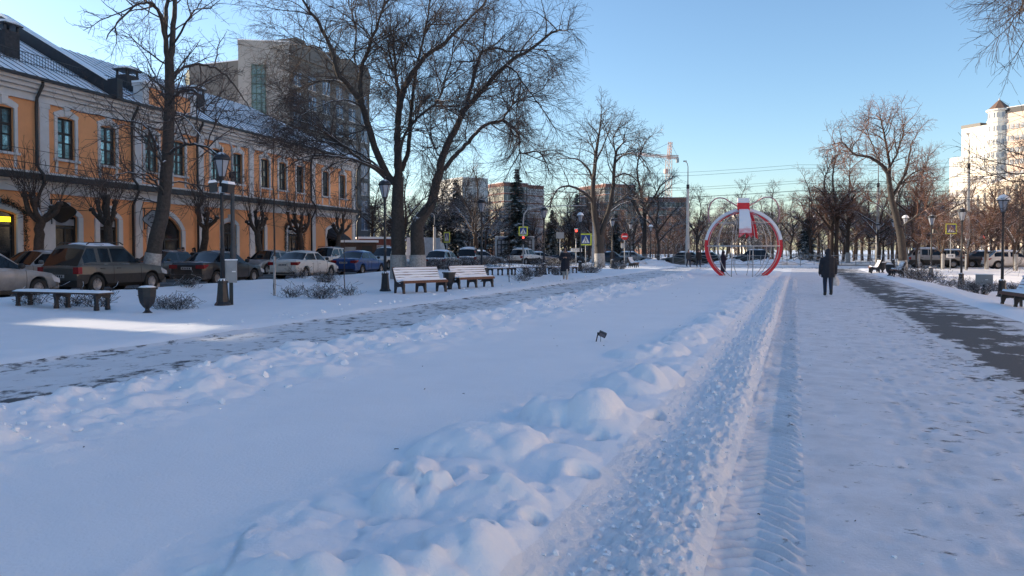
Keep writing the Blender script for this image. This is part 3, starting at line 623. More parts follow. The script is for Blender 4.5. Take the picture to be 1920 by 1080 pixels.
# background trees: a few different ones, set out again and again
def wild(seed, h, spread, lev, twr):
    rg = np.random.default_rng(seed); T = Tree(seed, lev, split=0.05); n = rg.integers(4, 7)
    tr = T.limb([(0, 0, -.3), (rg.normal()*.15, rg.normal()*.15, h*.2), (rg.normal()*.3, rg.normal()*.3, h*.42), (rg.normal()*.5, rg.normal()*.5, h*.75), (rg.normal()*.6, rg.normal()*.6, h)], h*.022, .03, 0, u0=.3)
    for k in range(n):
        a = k*6.28/n+rg.normal()*.4; z0 = h*(.2+.3*rg.random()); up = .5+.5*rg.random()
        P = [(0, 0, z0), (math.cos(a)*spread*.35, math.sin(a)*spread*.35, z0+h*.16*up), (math.cos(a)*spread*.7, math.sin(a)*spread*.7, z0+h*.30*up), (math.cos(a)*spread, math.sin(a)*spread, z0+h*(.36*up))]
        T.limb(P, h*.013, .03, 0)
    return T
LB = [dict(dens=1.9, len=2.6, rad=0.05, ang=45, angv=16, taper=0.35, up=0.3, wob=0.15, grav=0.0, seg=0.5), dict(dens=2.9, len=1.4, rad=0.024, ang=42, wob=0.18, grav=-0.03, seg=0.4, rmin=0.015),
      dict(dens=3.2, len=0.75, rad=0.018, ang=40, wob=0.2, grav=-0.04, seg=0.35, rmin=0.014)]
kinds = [wild(101, 12, 4.0, LB, 0), wild(102, 14, 4.5, LB, 0), wild(103, 10, 4.2, LB, 0), wild(104, 15, 3.2, LB, 0)]
proto = []
for i, T in enumerate(kinds):
    me_t = T.trunk.mesh('trunk', None); me_c = T.crown.mesh('crown', None); proto.append((me_t, me_c))
def bg_tree(k, tw, p, label, group, scale, rz, base=None):
    root = empty('bare_tree', p, rz, label, 'tree', group); root.scale = (scale,)*3
    for nm, me, m_ in (('trunk', proto[k][0], base or M_BARK2), ('crown', proto[k][1], tw)):
        o = link(nm, me, root)
        if not me.materials: me.materials.append(None)
        o.material_slots[0].link = 'OBJECT'; o.material_slots[0].material = m_
    return root
rg = random.Random(9)
def wood(n, x0, x1, Y0, Y1, s0, s1, tw, label, group):
    for i in range(n):
        x = x0+(x1-x0)*(i+.5)/n+rg.uniform(-.4, .4)*(x1-x0)/n; Y = rg.uniform(Y0, Y1)
        bg_tree(rg.randrange(4), tw[i % len(tw)], gx(x, Y), label, group, rg.uniform(s0, s1), rg.uniform(0, 6))
wood(18, 640, 930, 96, 140, .72, 1.05, (M_TWIGS, M_TWIG), 'dark bare tree in the thicket between the orange building and the tall spruce', 'dark trees beyond the left parked cars')
wood(14, 930, 1060, 108, 170, .5, .8, (M_TWIGS, M_TWIGR), 'bare tree in the thicket behind the display board and red signals', 'trees behind the display board')
wood(30, 1060, 1330, 100, 170, .5, .8, (M_TWIGR, M_TWIGS, M_TWIGR), 'bare brownish tree across the cross street between the signals and the concrete mast', 'brownish trees across the cross street')
wood(20, 1330, 1520, 118, 230, .55, .85, (M_TWIGS, M_TWIGR), 'snow-dusted bare tree far behind the red ball ornament', 'far trees behind the ball ornament')
wood(46, 1510, 1935, 84, 130, .58, .9, (M_TWIGR, M_TWIGR, M_TWIGR, M_TWIGS), 'rusty brown bare tree across the street behind the right-hand benches', 'rusty brown trees on the right')
wood(60, 560, 1960, 190, 330, .8, 1.15, (M_TWIGS, M_TWIGR), 'hazy bare tree in the farthest row below the skyline', 'farthest row of trees')
wood(130, 640, 1940, 105, 230, .26, .42, (M_TWIGR, M_TWIGS), 'low bare shrub in the undergrowth beneath the far trees', 'undergrowth beneath the far trees')
for i, (x, Y, s_) in enumerate([(1722, 63, .5), (1768, 60, .38), (1812, 57, .42), (1850, 60, .46), (1905, 56, .5), (1712, 78, .75), (1648, 82, .85), (1590, 88, .8)]):
    p = gx(x, Y, gz(*gx(x, Y).xy)); lbs = ['young tree with whitewashed trunk beside the leaning brown tree', 'thin young tree near the yellow-edged sign seen from behind', 'young branching tree behind the second lamp from the right edge', 'young tree with pale trunk left of the rightmost lamp',
           'young tree behind the bench at the right edge', 'rusty tree just right of the leaning brown tree', 'rusty tree left of the leaning brown tree with snowy forks', 'rusty tree above the walking person']
    r_ = bg_tree(i % 4, M_TWIGR, p, lbs[i], 'trees on the right-hand lawn', s_, i*1.3, M_BARK2)
    hk = (12, 14, 10, 15)[i % 4]*.022; hh = 1.25/s_; MB().tube([(0, 0, -.2), (0, 0, hh)], [hk*1.06, hk*1.03], 10, cap=False).build('whitewashed_base', M_LIME, r_)
bg_tree(1, M_TWIGS, gx(1385, 150), 'tall pale bare tree rising behind the red ball ornament', None, 1.05, 1.0)
bg_tree(3, M_TWIGS, gx(1208, 105), 'slender upright bare tree between arching tree and crane', None, 1.15, 2.0)
bg_tree(0, M_TWIGS, gx(890, 78), 'dark forked tree right behind the third lamp post of the left row', None, .85, 3.9)

# conifers
def conifer(seed, h, w0, snowm):
    rg = np.random.default_rng(seed); T = Wood(); T.tube(np.array([[0, 0, -.3], [0, 0, h*.5], [0, 0, h]]), np.array([h*.018, h*.01, .02]), 6)
    V, Fq, n = [], [], 0
    z = h*.08
    while z < h*.985:
        f = 1-z/h; L = w0*(f**.85)*(0.8+.4*rg.random())+.12; k = int(7+5*f)
        for j in range(k):
            a = rg.random()*6.28; l = L*(.7+.5*rg.random()); dr = -.25-.3*rg.random(); c, s_ = math.cos(a), math.sin(a)
            m = 6
            for q in range(m):     # a bough = a chain of drooping needle tufts
                u0 = .15+.85*q/m; x = l*u0; zz = z+dr*x+.18*x*x/max(l, .1)*.4
                for side in (-1, 0, 1):
                    wd = (.16+.10*f)*(1.15-u0*.6)*(h/12); ln = l/m*1.5+.1; off = side*wd*1.1*(1.0-u0*.5)
                    tw = side*.5+rg.normal()*.25; cx = c*x-s_*off; cy = s_*x+c*off; ca, sa = math.cos(a+tw), math.sin(a+tw); dz = -.14-.22*rg.random()
                    P = np.array([[cx-sa*wd*.5, cy+ca*wd*.5, zz-.03], [cx+sa*wd*.5, cy-ca*wd*.5, zz-.03], [cx+ca*ln+sa*wd*.25, cy+sa*ln-ca*wd*.25, zz+dz], [cx+ca*ln-sa*wd*.25, cy+sa*ln+ca*wd*.25, zz+dz+.03]])
                    V.append(P); Fq.append([[n, n+1, n+2, n+3]]); n += 4
        z += h*.022+.05
    return T.mesh('trunk', M_BARK2), np_mesh('crown', np.concatenate(V), np.array(Fq).reshape(-1, 4), snowm, False)
M_NEEDLE = mat('spruce_needles', (0.018, 0.032, 0.026), 0.8, vary=0.5, scale=2, snow=(0.93, 1.12, 1.3, 0.55))
M_NEEDLES = mat('snowy_spruce_needles', (0.022, 0.035, 0.035), 0.8, vary=0.5, scale=2, snow=(0.80, 1.02, 1.8, 0.5))
con = [conifer(1, 14, 3.0, M_NEEDLE), conifer(2, 12, 3.2, M_NEEDLE), conifer(3, 6, 1.9, M_NEEDLES)]
for px_, Y, k, s_, lb in [(969, 96, 0, .88, 'tall pointed snowy spruce in front of the red-brick block'), (1081, 118, 1, .90, 'slender spruce behind the red signal at the crossing'), (855, 104, 1, .98, 'dark broad spruce right of the big twin-trunk tree'),
                          (812, 110, 0, .75, 'dark spruce partly hidden by the big tree trunk'), (905, 112, 1, .8, 'dark spruce behind the third left lamp'), (1035, 104, 1, .62, 'low dark spruce left of the red signal'),
                          (1155, 112, 1, .6, 'low dark spruce behind the no-entry sign'), (1512, 92, 2, .95, 'small bluish snow-laden spruce left of the walking person'), (1120, 125, 0, .55, 'dark spruce behind the arching tree')]:
    r_ = empty('spruce', gx(px_, Y), px_*.7, lb, 'spruce'); r_.scale = (s_,)*3
    link('trunk', con[k][0], r_); link('crown', con[k][1], r_)

# low bushes poking out of the snow, hedges
def bush(seed, n, h, spread):
    rg = np.random.default_rng(seed); W = Wood()
    for i in range(n):
        a = rg.random()*6.28; d = spread*.35*rg.random(); p = np.array([math.cos(a)*d, math.sin(a)*d, -.05]); v = np.array([math.cos(a)*spread*.6*rg.random(), math.sin(a)*spread*.6*rg.random(), h*(.5+.6*rg.random())])
        pts = np.array([p, p+v*.4+rg.normal(0, .03, 3), p+v*.75+rg.normal(0, .04, 3), p+v+rg.normal(0, .06, 3)]); W.tube(pts, np.array([.008, .006, .005, .004]), 3)
        for k in range(5):
            q = pts[1+k % 3]+rg.normal(0, .02, 3); e = q+np.array([rg.normal()*.12, rg.normal()*.12, .05+.1*rg.random()]); W.tube(np.array([q, (q+e)/2+rg.normal(0, .015, 3), e]), np.array([.005, .004, .007]), 3)
    return W.mesh('twigs', M_TWIGS)
bushes = [bush(1, 60, .42, .75), bush(2, 45, .34, .9), bush(3, 90, .55, 1.1), bush(4, 22, .3, .6)]
for px_, Y, k, s_, lb in [(600, 24, 1, 1.2, 'twiggy rose bush in the snow between first lamp and benches'), (545, 24.5, 3, 1.1, 'sparse twigs in the snow left of the rose bush'), (655, 25.5, 3, 1.0, 'few dry twigs in the snow right of the rose bush'), (330, 19.6, 1, .95, 'low twiggy bush right of the black urn'),
                          (305, 19.9, 3, 1.0, 'sparse low bush just beside the black urn'), (130, 20.2, 3, 1.2, 'thin twigs behind the long flat bench, middle'), (60, 20.4, 3, 1.1, 'thin twigs behind the long flat bench, left end'), (180, 20.3, 3, 1.2, 'thin twigs behind the long flat bench, right end'),
                          (980, 37, 3, 1.3, 'dry twigs in the snow before the far flat benches'), (1000, 43, 2, 1.2, 'twiggy bush left of the long-coated woman'), (1050, 45, 2, 1.1, 'bush directly behind the long-coated woman'), (1105, 50, 2, 1.3, 'dense dark bush right of the long-coated woman'),
                          (1045, 55, 1, 1.5, 'bush between third and fourth lamps of the left row'), (1160, 60, 2, 1.2, 'bush beside the fifth lamp of the left row'), (1715, 42, 2, 1.45, 'dense brown bush beside the right-hand bench'), (1738, 40, 1, 1.4, 'snowed-in bush right of the dense brown bush'),
                          (1775, 35.5, 3, 1.2, 'small sparse bush on the right-hand lawn'), (1818, 33.5, 2, .95, 'snowy bush left of the grey cabinet on the right'), (1838, 31.2, 2, .85, 'snowy bush in front of the grey cabinet on the right'), (1865, 36, 1, 1.2, 'flat bush behind the rightmost lamp'), (1905, 36, 1, 1.2, 'flat bush at the far right edge'),
                          (560, 36, 3, 1.4, 'twigs in front of the white saloon car'), (610, 35, 2, .9, 'upright sprigs before the white saloon car'), (250, 27.5, 3, 1.1, 'twigs at the kerb before the dark estate car'), (350, 28, 3, 1.3, 'twigs at the kerb between tall tree and lamp')]:
    r_ = link('bush', bushes[k], None, on(px_, Y), (0, 0, px_)); r_.scale = (s_,)*3; tag(r_, lb, 'bush', 'low bushes in the snow')
def hedge(name, a, c, h, wd, label, seed):
    rg = np.random.default_rng(seed); a = np.array(a); c = np.array(c); L = np.linalg.norm(c-a); d = (c-a)/L; nrm = np.array([-d[1], d[0], 0]); W = Wood()
    for i in range(int(L*170)):
        u = rg.random()*L; v = (rg.random()-.5)*wd; z = rg.random()**.7*h*(.9+.15*rg.random()); p = a+d*u+nrm*v+np.array([0, 0, z-.05]); q = rg.normal(0, 1, 3); q[2] = abs(q[2])+.5; q /= np.linalg.norm(q)
        e = p+q*(.18+.2*rg.random()); W.tube(np.array([p, (p+e)/2+rg.normal(0, .02, 3), e]), np.array([.012, .010, .008]), 3)
    o = link(name, W.mesh(name, M_TWIGS)); return tag(o, label, 'hedge')
hedge('hedge', gx(800, 52), gx(905, 56), .95, 1.1, 'dark clipped hedge behind the second bench from the left', 1)
hedge('hedge', gx(905, 58), gx(962, 60), 1.15, 1.1, 'dark clipped hedge left of the small white car', 2)
hedge('hedge', gx(1000, 62), gx(1075, 66), .85, 1.0, 'low dark hedge behind the long-coated woman', 3)
# thin young trees with whitened stems
for px_, Y, top, lb in [(514, 25.5, 250, 'thin young tree with whitened stem between black saloon and white saloon'), (645, 30, 410, 'bare stake-like sapling in front of the blue saloon'), (955, 36, 400, 'thin sapling in front of the small white car')]:
    b = on(px_, Y); h = at(px_, top, Y).z; T = Tree(int(px_), [dict(dens=2.0, len=.7, rad=.008, ang=40, up=.3, wob=.12, grav=.03, seg=.2, rmin=.004, bias=.5)], .012)
    T.limb([(0, 0, -.1), (.02, 0, h*.4), (-.01, .02, h*.75), (.03, 0, h)], .04 if px_ == 514 else .022, .008, 0, u0=.45)
    r_ = T.build('young_tree', b, lb, 'young saplings on the left lawn', M_BARK2, M_TWIG)
    if px_ == 514: MB().tube([(0, 0, -.05), (.01, 0, 1.35)], [.046, .042], 8, cap=False).build('whitewashed_base', M_LIME, r_)
# ------------------------------------------------------------------ the orange two-storey building with shops
M_ORANGE = mat('orange_plaster', (0.80, 0.355, 0.155), 0.85, vary=0.13, scale=0.5, dirt=(0.1, 1.5, (0.42, 0.22, 0.12)), bmp=0.004, bscale=50)
M_WHITE = mat('white_plaster', (0.60, 0.58, 0.565), 0.8, vary=0.10, scale=1.5, bmp=0.003, bscale=40)
M_LEDGE = mat('dark_metal_ledge', (0.022, 0.022, 0.026), 0.5, vary=0.3, scale=4, snow=(0.9, 1.0, 4, 0.3))
M_ROOFS = mat('snowy_seamed_roof', (0.035, 0.038, 0.055), 0.6, vary=0.3, scale=2, snow=(0.58, 0.72, 0.5, 0.40))
M_DARKIN = mat('dark_shop_interior', (0.014, 0.013, 0.013), 0.6, vary=0.5, scale=2)
M_SHOPGLASS = mat('shop_glass', (0.016, 0.016, 0.017), 0.06, vary=0.5, scale=1.2, ior=1.6)
EAVE, LEDGE = 10.0, 5.2; T0, T1 = -8.7, 36.9; RB, RZ = 6.9, 14.3
ob = empty('orange_building', B0, BROT, 'long orange two-storey building with white trim and snowy roof', 'building')
def wall_with_openings(mbx, x0, x1, z0, z1, ops, depth=0.28, y=0.0):
    xs = sorted({x0, x1, *[v for o in ops for v in (o[0], o[1])]}); zs = sorted({z0, z1, *[v for o in ops for v in (o[2], o[3])]})
    for i in range(len(xs)-1):
        for j in range(len(zs)-1):
            cx, cz = (xs[i]+xs[i+1])/2, (zs[j]+zs[j+1])/2
            if any(o[0] < cx < o[1] and o[2] < cz < o[3] for o in ops): continue
            mbx.add([(xs[i], y, zs[j]), (xs[i+1], y, zs[j]), (xs[i+1], y, zs[j+1]), (xs[i], y, zs[j+1])], [(0, 1, 2, 3)])
    for o in ops:
        a, b_, c, d = o[:4]
        mbx.add([(a, y, c), (b_, y, c), (b_, y, d), (a, y, d), (a, y+depth, c), (b_, y+depth, c), (b_, y+depth, d), (a, y+depth, d)], [(0, 4, 5, 1), (1, 5, 6, 2), (2, 6, 7, 3), (3, 7, 4, 0)])
def arch_pts(a, b_, z, rise, n=10):
    return [(a+(b_-a)*k/n, z+rise*math.sin(math.pi*k/n)**0.8) for k in range(n+1)]
UPW = [-6.4, -3.2, 0.35, 3.93, 6.75, 10.1, 12.5, 16.2, 18.6, 22.0, 24.4, 27.0, 31.3, 34.4]
GRW = [(-5.2, 1.6, 'window'), (-0.1, 2.1, 'lit'), (3.85, 1.45, 'door'), (6.7, 1.35, 'door'), (11.3, 2.7, 'arch'), (17.6, 1.5, 'window'), (21.2, 1.3, 'window'), (26.0, 1.9, 'sign'), (32.6, 2.3, 'awning')]
UZ0, UZ1, UW = 6.35, 8.45, 1.12
ops = [(x-UW/2, x+UW/2, UZ0, UZ1) for x in UPW]+[(x-wd/2, x+wd/2, 0.12, 3.55 if k != 'arch' else 3.7) for x, wd, k in GRW]
m_ = MB(); wall_with_openings(m_, T0, T1, 0, EAVE, ops)
m_.add([(T1, 0, 0), (T1, 14, 0), (T1, 14, EAVE), (T1, 0, EAVE)], [(0, 1, 2, 3)]); m_.add([(T0, 0, 0), (T0, 14, 0), (T0, 14, EAVE), (T0, 0, EAVE)], [(3, 2, 1, 0)]); m_.add([(T0, 14, 0), (T1, 14, 0), (T1, 14, EAVE), (T0, 14, EAVE)], [(3, 2, 1, 0)])
for x, wd, k in GRW:      # rounded heads of the openings, in the wall's own plaster
    rise = 0.9 if k == 'arch' else 0.22; a, b_ = x-wd/2, x+wd/2; top = 3.7 if k == 'arch' else 3.55
    ap = arch_pts(a, b_, top-rise, rise-.02); m_.prism([(a, top)]+[(px_, pz_) for px_, pz_ in ap]+[(b_, top)], 0.004, 0.2)
m_.build('wall', M_ORANGE, ob)
# windows of the upper floor
fr = MB(); W2, Hh = UW/2, UZ1-UZ0
for x0, x1, z0, z1 in [(-W2, -W2+.09, 0, Hh), (W2-.09, W2, 0, Hh), (-W2, W2, 0, .09), (-W2, W2, Hh-.09, Hh), (-.07, .07, 0, Hh), (-W2, W2, Hh*.60, Hh*.66), (-W2, W2, Hh*.38, Hh*.415)]: fr.box(x0, x1, .13, .21, z0, z1)
fr = fr.mesh('window_frame', M_FRAME)
panes = [MB().box(x0, x1, .165, .18, z0, z1).mesh('pane', M_GLASS) for x0, x1 in ((-W2+.09, -.07), (.07, W2-.09)) for z0, z1 in ((.09, Hh*.38), (Hh*.415, Hh*.60), (Hh*.66, Hh-.09))]
ar = MB(); o_ = W2+.17
for x0, x1, z0, z1, y in [(-o_, -W2, -.12, Hh+.18, -.07), (W2, o_, -.12, Hh+.18, -.07)]: ar.box(x0, x1, y, .02, z0, z1)
ar.prism([(-o_-.04, Hh+.10)]+[(q, z) for q, z in reversed(arch_pts(-W2, W2, Hh-.02, .10))][::-1]+[(o_+.04, Hh+.10), (o_+.04, Hh+.22), (.30, Hh+.42), (-.30, Hh+.42), (-o_-.04, Hh+.22)], -.072, .018)
ar.box(-.17, .17, -.15, .02, Hh+.12, Hh+.52); ar.box(-.25, .25, -.17, .02, Hh+.52, Hh+.60)
ar = ar.mesh('window_surround', M_WHITE)
si = MB().box(-o_-.06, o_+.06, -.16, .12, -.14, -.02).box(-o_+.05, -o_+.2, -.05, .01, -.72, -.14).box(o_-.2, o_-.05, -.05, .01, -.72, -.14).mesh('sill', M_WHITE)
for x in UPW:
    wn = link('window', fr, ob, (x, 0, UZ0))
    for p_ in panes: link('pane', p_, wn)
    link('window_surround', ar, wn); link('sill', si, wn)
# ground-floor openings
for x, wd, k in GRW:
    h = 2.75 if k == 'arch' else 3.25; rise = .9 if k == 'arch' else .22; a = wd/2; top = h+rise-.02
    s_ = MB(); tw = .32
    s_.box(-a-tw, -a, -.09, .02, 0, h); s_.box(a, a+tw, -.09, .02, 0, h)
    inn = arch_pts(-a, a, h, rise); out = arch_pts(-a-tw, a+tw, h+.05, rise+tw*.8)
    for i in range(10): s_.prism([inn[i], inn[i+1], out[i+1], out[i]], -.085, .018)
    s_.box(-.16, .16, -.16, .02, h+rise+.05, h+rise+.52)
    dr = MB().box(-a, -a+.1, .12, .22, 0, top).box(a-.1, a, .12, .22, 0, top).box(-a, a, .12, .22, h-.62, h-.52).box(-a, a, .12, .22, .1, .32)
    if wd > 1.6: dr.box(-.05, .05, .12, .22, 0, top); dr.box(-a*.55, -a*.55+.06, .12, .22, 0, h)
    else: dr.box(.02, .09, .12, .22, 0, h-.6)
    d_ = dr.build('window' if k in ('window', 'lit') else 'door', M_FRAME, ob, (x, 0, .12))
    MB().box(-a+.1, a-.1, .16, .18, .3, top).build('pane', M_SHOPGLASS, d_)
    s_.build('door_surround', M_WHITE, d_)
    if k == 'door': MB().cbox((a*.55, .10, 1.15), (.03, .05, .5)).build('handle', M_GALV, d_); MB().box(-a+.12, a-.12, .09, .12, h-.45, h-.12).build('transom_sign', mat('faded_sign', (.25, .26, .28), .6), d_)
    if k == 'door' and 3 < x < 5:
        MB().cbox((a*.5, .10, 1.75), (.2, .02, .28)).build('red_poster', mat('red_poster', (.45, .06, .05), .6), d_); MB().cbox((a*.5, .10, 1.3), (.2, .02, .28)).build('red_poster', MATS['red_poster'], d_)
    if k == 'window': MB().box(-a+.2, a*.1, .19, .2, .6, 2.2).build('window_display', mat('window_display', (.16, .17, .18), .7, vary=.6, scale=5), d_)
    if k == 'lit':
        MB().box(-.1, .85, .10, .13, h-.38, h-.14).build('lit_sign', mat('yellow_lit_sign', (.8, .65, .02), .5, emit=((1, .72, .02), 1.6)), d_)
        MB().box(.15, .8, .19, .21, 1.2, 2.5).build('window_display', mat('lit_display', (.35, .27, .14), .7, vary=.7, scale=6), d_)
    if k == 'sign':
        MB().box(-.5, .3, .19, .21, .6, 2.3).build('window_display', mat('warm_display', (.30, .17, .08), .7, vary=.7, scale=5), d_)
    if k == 'awning':
        aw = MB(); n = 9
        for i in range(n):
            f0, f1 = math.pi*i/n, math.pi*(i+1)/n; c0, c1 = (-math.cos(f0)*(a+.2), math.sin(f0)), (-math.cos(f1)*(a+.2), math.sin(f1))
            aw.add([(c0[0], -.10, 2.55+c0[1]*1.0), (c1[0], -.10, 2.55+c1[1]*1.0), (c1[0], -1.1-.0*c1[1], 2.35+c1[1]*.45), (c0[0], -1.1, 2.35+c0[1]*.45)], [(0, 1, 2, 3)])
            aw.add([(c0[0], -1.1, 2.35+c0[1]*.45), (c1[0], -1.1, 2.35+c1[1]*.45), (c1[0], -1.12, 2.05), (c0[0], -1.12, 2.05)], [(0, 1, 2, 3)])
        aw.build('awning', mat('dark_awning', (.016, .016, .02), .7), d_)
def text(parent, body, size, loc, m_t, name='lettering', rot=(math.pi/2, 0, 0), ext=.008):
    c = bpy.data.curves.new(name, 'FONT'); c.body = body; c.size = size; c.extrude = ext; c.align_x = 'CENTER'; c.align_y = 'CENTER'; c.materials.append(m_t)
    tmp = bpy.data.objects.new(name, c); me = baked(tmp); me.name = name
    return link(name, me, parent, loc, rot)
M_LETTER = mat('white_lettering', (.75, .75, .75), .5, vary=.05)
text(ob, 'РОЗ.НЕА', .36, (26.0, .08, 3.05), M_LETTER)
# plinth strip, ledge, cornice, pilasters
cn = MB(); cn.box(T0, T1+.1, -.13, .02, EAVE-1.0, EAVE-.9); cn.box(T0, T1+.15, -.22, .03, EAVE-.62, EAVE-.42); cn.box(T0, T1+.25, -.42, .04, EAVE-.42, EAVE-.22); cn.box(T0, T1+.35, -.60, .05, EAVE-.22, EAVE-.04)
cn.box(T0, T1, -.045, .015, EAVE-.9, EAVE-.62)
cn.build('cornice', M_WHITE, ob)
fz = MB(); fz.box(T0, T1+.05, -.05, .012, LEDGE-.60, LEDGE-.10); fz.box(T0, T1+.08, -.12, .016, LEDGE-.70, LEDGE-.61); fz.box(T0, T1+.1, -.24, .02, LEDGE-.22, LEDGE-.10); fz.box(T0, T1, -.055, .014, LEDGE+.2, LEDGE+.36); fz.build('frieze', M_WHITE, ob)
MB().box(T0, T1+.15, -.52, .03, LEDGE-.095, LEDGE+.20).build('ledge', M_LEDGE, ob)
pil = MB().box(-.27, .27, -.10, .02, .1, LEDGE-.71).box(-.27, .27, -.10, .02, LEDGE+.37, EAVE-1.01).box(-.36, .36, -.13, .02, .1, .55).box(-.33, .33, -.13, .02, EAVE-1.25, EAVE-1.01).mesh('pilaster', M_WHITE)
for x in (-7.4, 2.55, 8.95, 14.55, 20.2, 29.1, 36.5): link('pilaster', pil, ob, (x, 0, 0))
dp = MB().tube([(0, -.62, EAVE-.08), (0, -.62, EAVE-.25), (0, -.25, EAVE-.85), (0, -.2, EAVE-1.3), (0, -.2, LEDGE+.6), (0, -.62, LEDGE+.1), (0, -.62, LEDGE-.2), (0, -.2, LEDGE-1), (0, -.2, .3)], .075, 8)
dp = dp.mesh('downpipe', M_FRAME)
for x in (2.0, 8.35, 14.05, 28.5, 36.95): link('downpipe', dp, ob, (x, 0, 0))
o = MB().box(-12.25, -8.75, .6, 3.6, 6.6, 12).build('added_beam_stop_top', M_ORANGE, ob); MB().box(-12.25, -8.75, .6, .9, 0, 4.7).build('added_beam_stop_low', M_ORANGE, ob)  # added unseen walls that trim the sunbeam through the gap to a short streak
# roof: front slope, hips, standing seams, gutter
rf = MB(); e0 = -.72
hipx = T1-6.5
rf.add([(T0-.5, e0, EAVE+.02), (T1+.5, e0, EAVE+.02), (hipx, RB, RZ), (T0-.5, RB, RZ)], [(0, 1, 2, 3)]); rf.add([(T1+.5, e0, EAVE+.02), (T1+.5, 14.7, EAVE+.02), (hipx, RB, RZ)], [(0, 1, 2)]); rf.add([(T0-.5, RB, RZ), (hipx, RB, RZ), (T1+.5, 14.7, EAVE+.02), (T0-.5, 14.7, EAVE+.02)], [(0, 1, 2, 3)]); rf.add([(T0-.5, e0, EAVE+.02), (T0-.5, RB, RZ), (T0-.5, 14.7, EAVE+.02)], [(0, 1, 2)])
rfo = rf.build('roof', M_ROOFS, ob)
sl_ = (RZ-EAVE)/(RB-e0)
seam = MB().add([(-.02, e0, EAVE+.03), (.02, e0, EAVE+.03), (.02, RB, RZ+.01), (-.02, RB, RZ+.01), (-.02, e0, EAVE+.06), (.02, e0, EAVE+.06), (.02, RB, RZ+.04), (-.02, RB, RZ+.04)], [(4, 5, 6, 7), (0, 4, 7, 3), (1, 2, 6, 5), (0, 1, 5, 4)]).mesh('seam', M_ROOFS)
x = T0
while x < hipx: link('seam', seam, rfo, (x, 0, 0)); x += .62
MB().box(T0-.5, T1+.5, e0-.1, e0+.02, EAVE-.06, EAVE+.07).build('gutter', M_LEDGE, ob)
# roof snow guard railing
rl = MB(); yr = 1.0; zr = EAVE+sl_*(yr-e0)
x = -14.0
for z in (.12, .62): rl.box(T0, 30, yr-.012, yr+.012, zr+z, zr+z+.03)
x = T0
while x < 30: rl.box(x-.008, x+.008, yr-.008, yr+.008, zr+.05, zr+.63); x += .17
rl.build('roof_railing', M_IRON, ob)
# parapet wall crossing the roof
def parapet(x, name='parapet'):
    pz = lambda y: EAVE+sl_*(y-e0)
    m2 = MB(); m2.prism([(-1.0, EAVE-.05), (-.4, EAVE-.05), (-.4, pz(-.4)), (RB, RZ-.2), (14.4, EAVE), (14.4, EAVE+.5), (RB, RZ+.75), (-.35, pz(-.3)+.72), (-.35, EAVE+1.05), (-1.0, EAVE+1.05)], -.2, .2, Matrix(((0, 1, 0, x), (1, 0, 0, 0), (0, 0, 1, 0), (0, 0, 0, 1))))
    p_ = m2.build(name, mat('dark_metal_cladding', (.020, .020, .024), .5, vary=.3, scale=3), ob)
    m3 = MB(); m3.prism([(-.35, pz(-.3)+.722), (RB, RZ+.752), (14.4, EAVE+.502), (14.4, EAVE+.62), (RB, RZ+.90), (-.35, pz(-.3)+.80)], -.24, .24, Matrix(((0, 1, 0, x), (1, 0, 0, 0), (0, 0, 1, 0), (0, 0, 0, 1)))); m3.build('snow', M_SNOWCAP, p_)
parapet(6.6); 
def chimney(x, y, wx, wy, z0, z1, vent=True):
    c_ = MB().box(x-wx, x+wx, y-wy, y+wy, z0, z1).build('chimney', mat('chimney_brick', (.035, .032, .034), .8, vary=.4, scale=6), ob)
    MB().box(x-wx-.12, x+wx+.12, y-wy-.12, y+wy+.12, z1+.28, z1+.36).build('cap', M_FRAME, c_)
    for dx in (-1, 1):
        for dy in (-1, 1): MB().box(x+dx*wx*.85-.05, x+dx*wx*.85+.05, y+dy*wy*.85-.05, y+dy*wy*.85+.05, z1, z1+.28).build('post', M_FRAME, c_)
    MB().lathe([(wx*1.5, 0), (wx*1.3, .14), (wx*.5, .22)], 8, (x, y, z1+.36)).build('snow', M_SNOWCAP, c_)
def roofz(y): return EAVE+sl_*(y-e0)
chimney(2.3, 1.9, .42, .36, roofz(1.3)-.2, roofz(1.9)+1.15); chimney(10.4, 1.9, .5, .4, roofz(1.2)-.2, roofz(1.7)+.85); chimney(16.6, 1.9, .5, .4, roofz(1.2)-.2, roofz(1.9)+.9)
# raised attic panel over the entrance bay
at_ = MB().box(9.3, 13.5, -.30, .25, EAVE-.03, EAVE+1.25).build('attic_panel', M_ORANGE, ob)
MB().box(9.0, 13.8, -.45, .35, EAVE+1.25, EAVE+1.45).box(9.05, 9.55, -.36, .3, EAVE-.02, EAVE+1.249).box(13.25, 13.75, -.36, .3, EAVE-.02, EAVE+1.249).build('attic_trim', M_WHITE, at_)
MB().box(9.0, 13.8, -.47, .37, EAVE+1.451, EAVE+1.56).build('snow', M_SNOWCAP, at_)
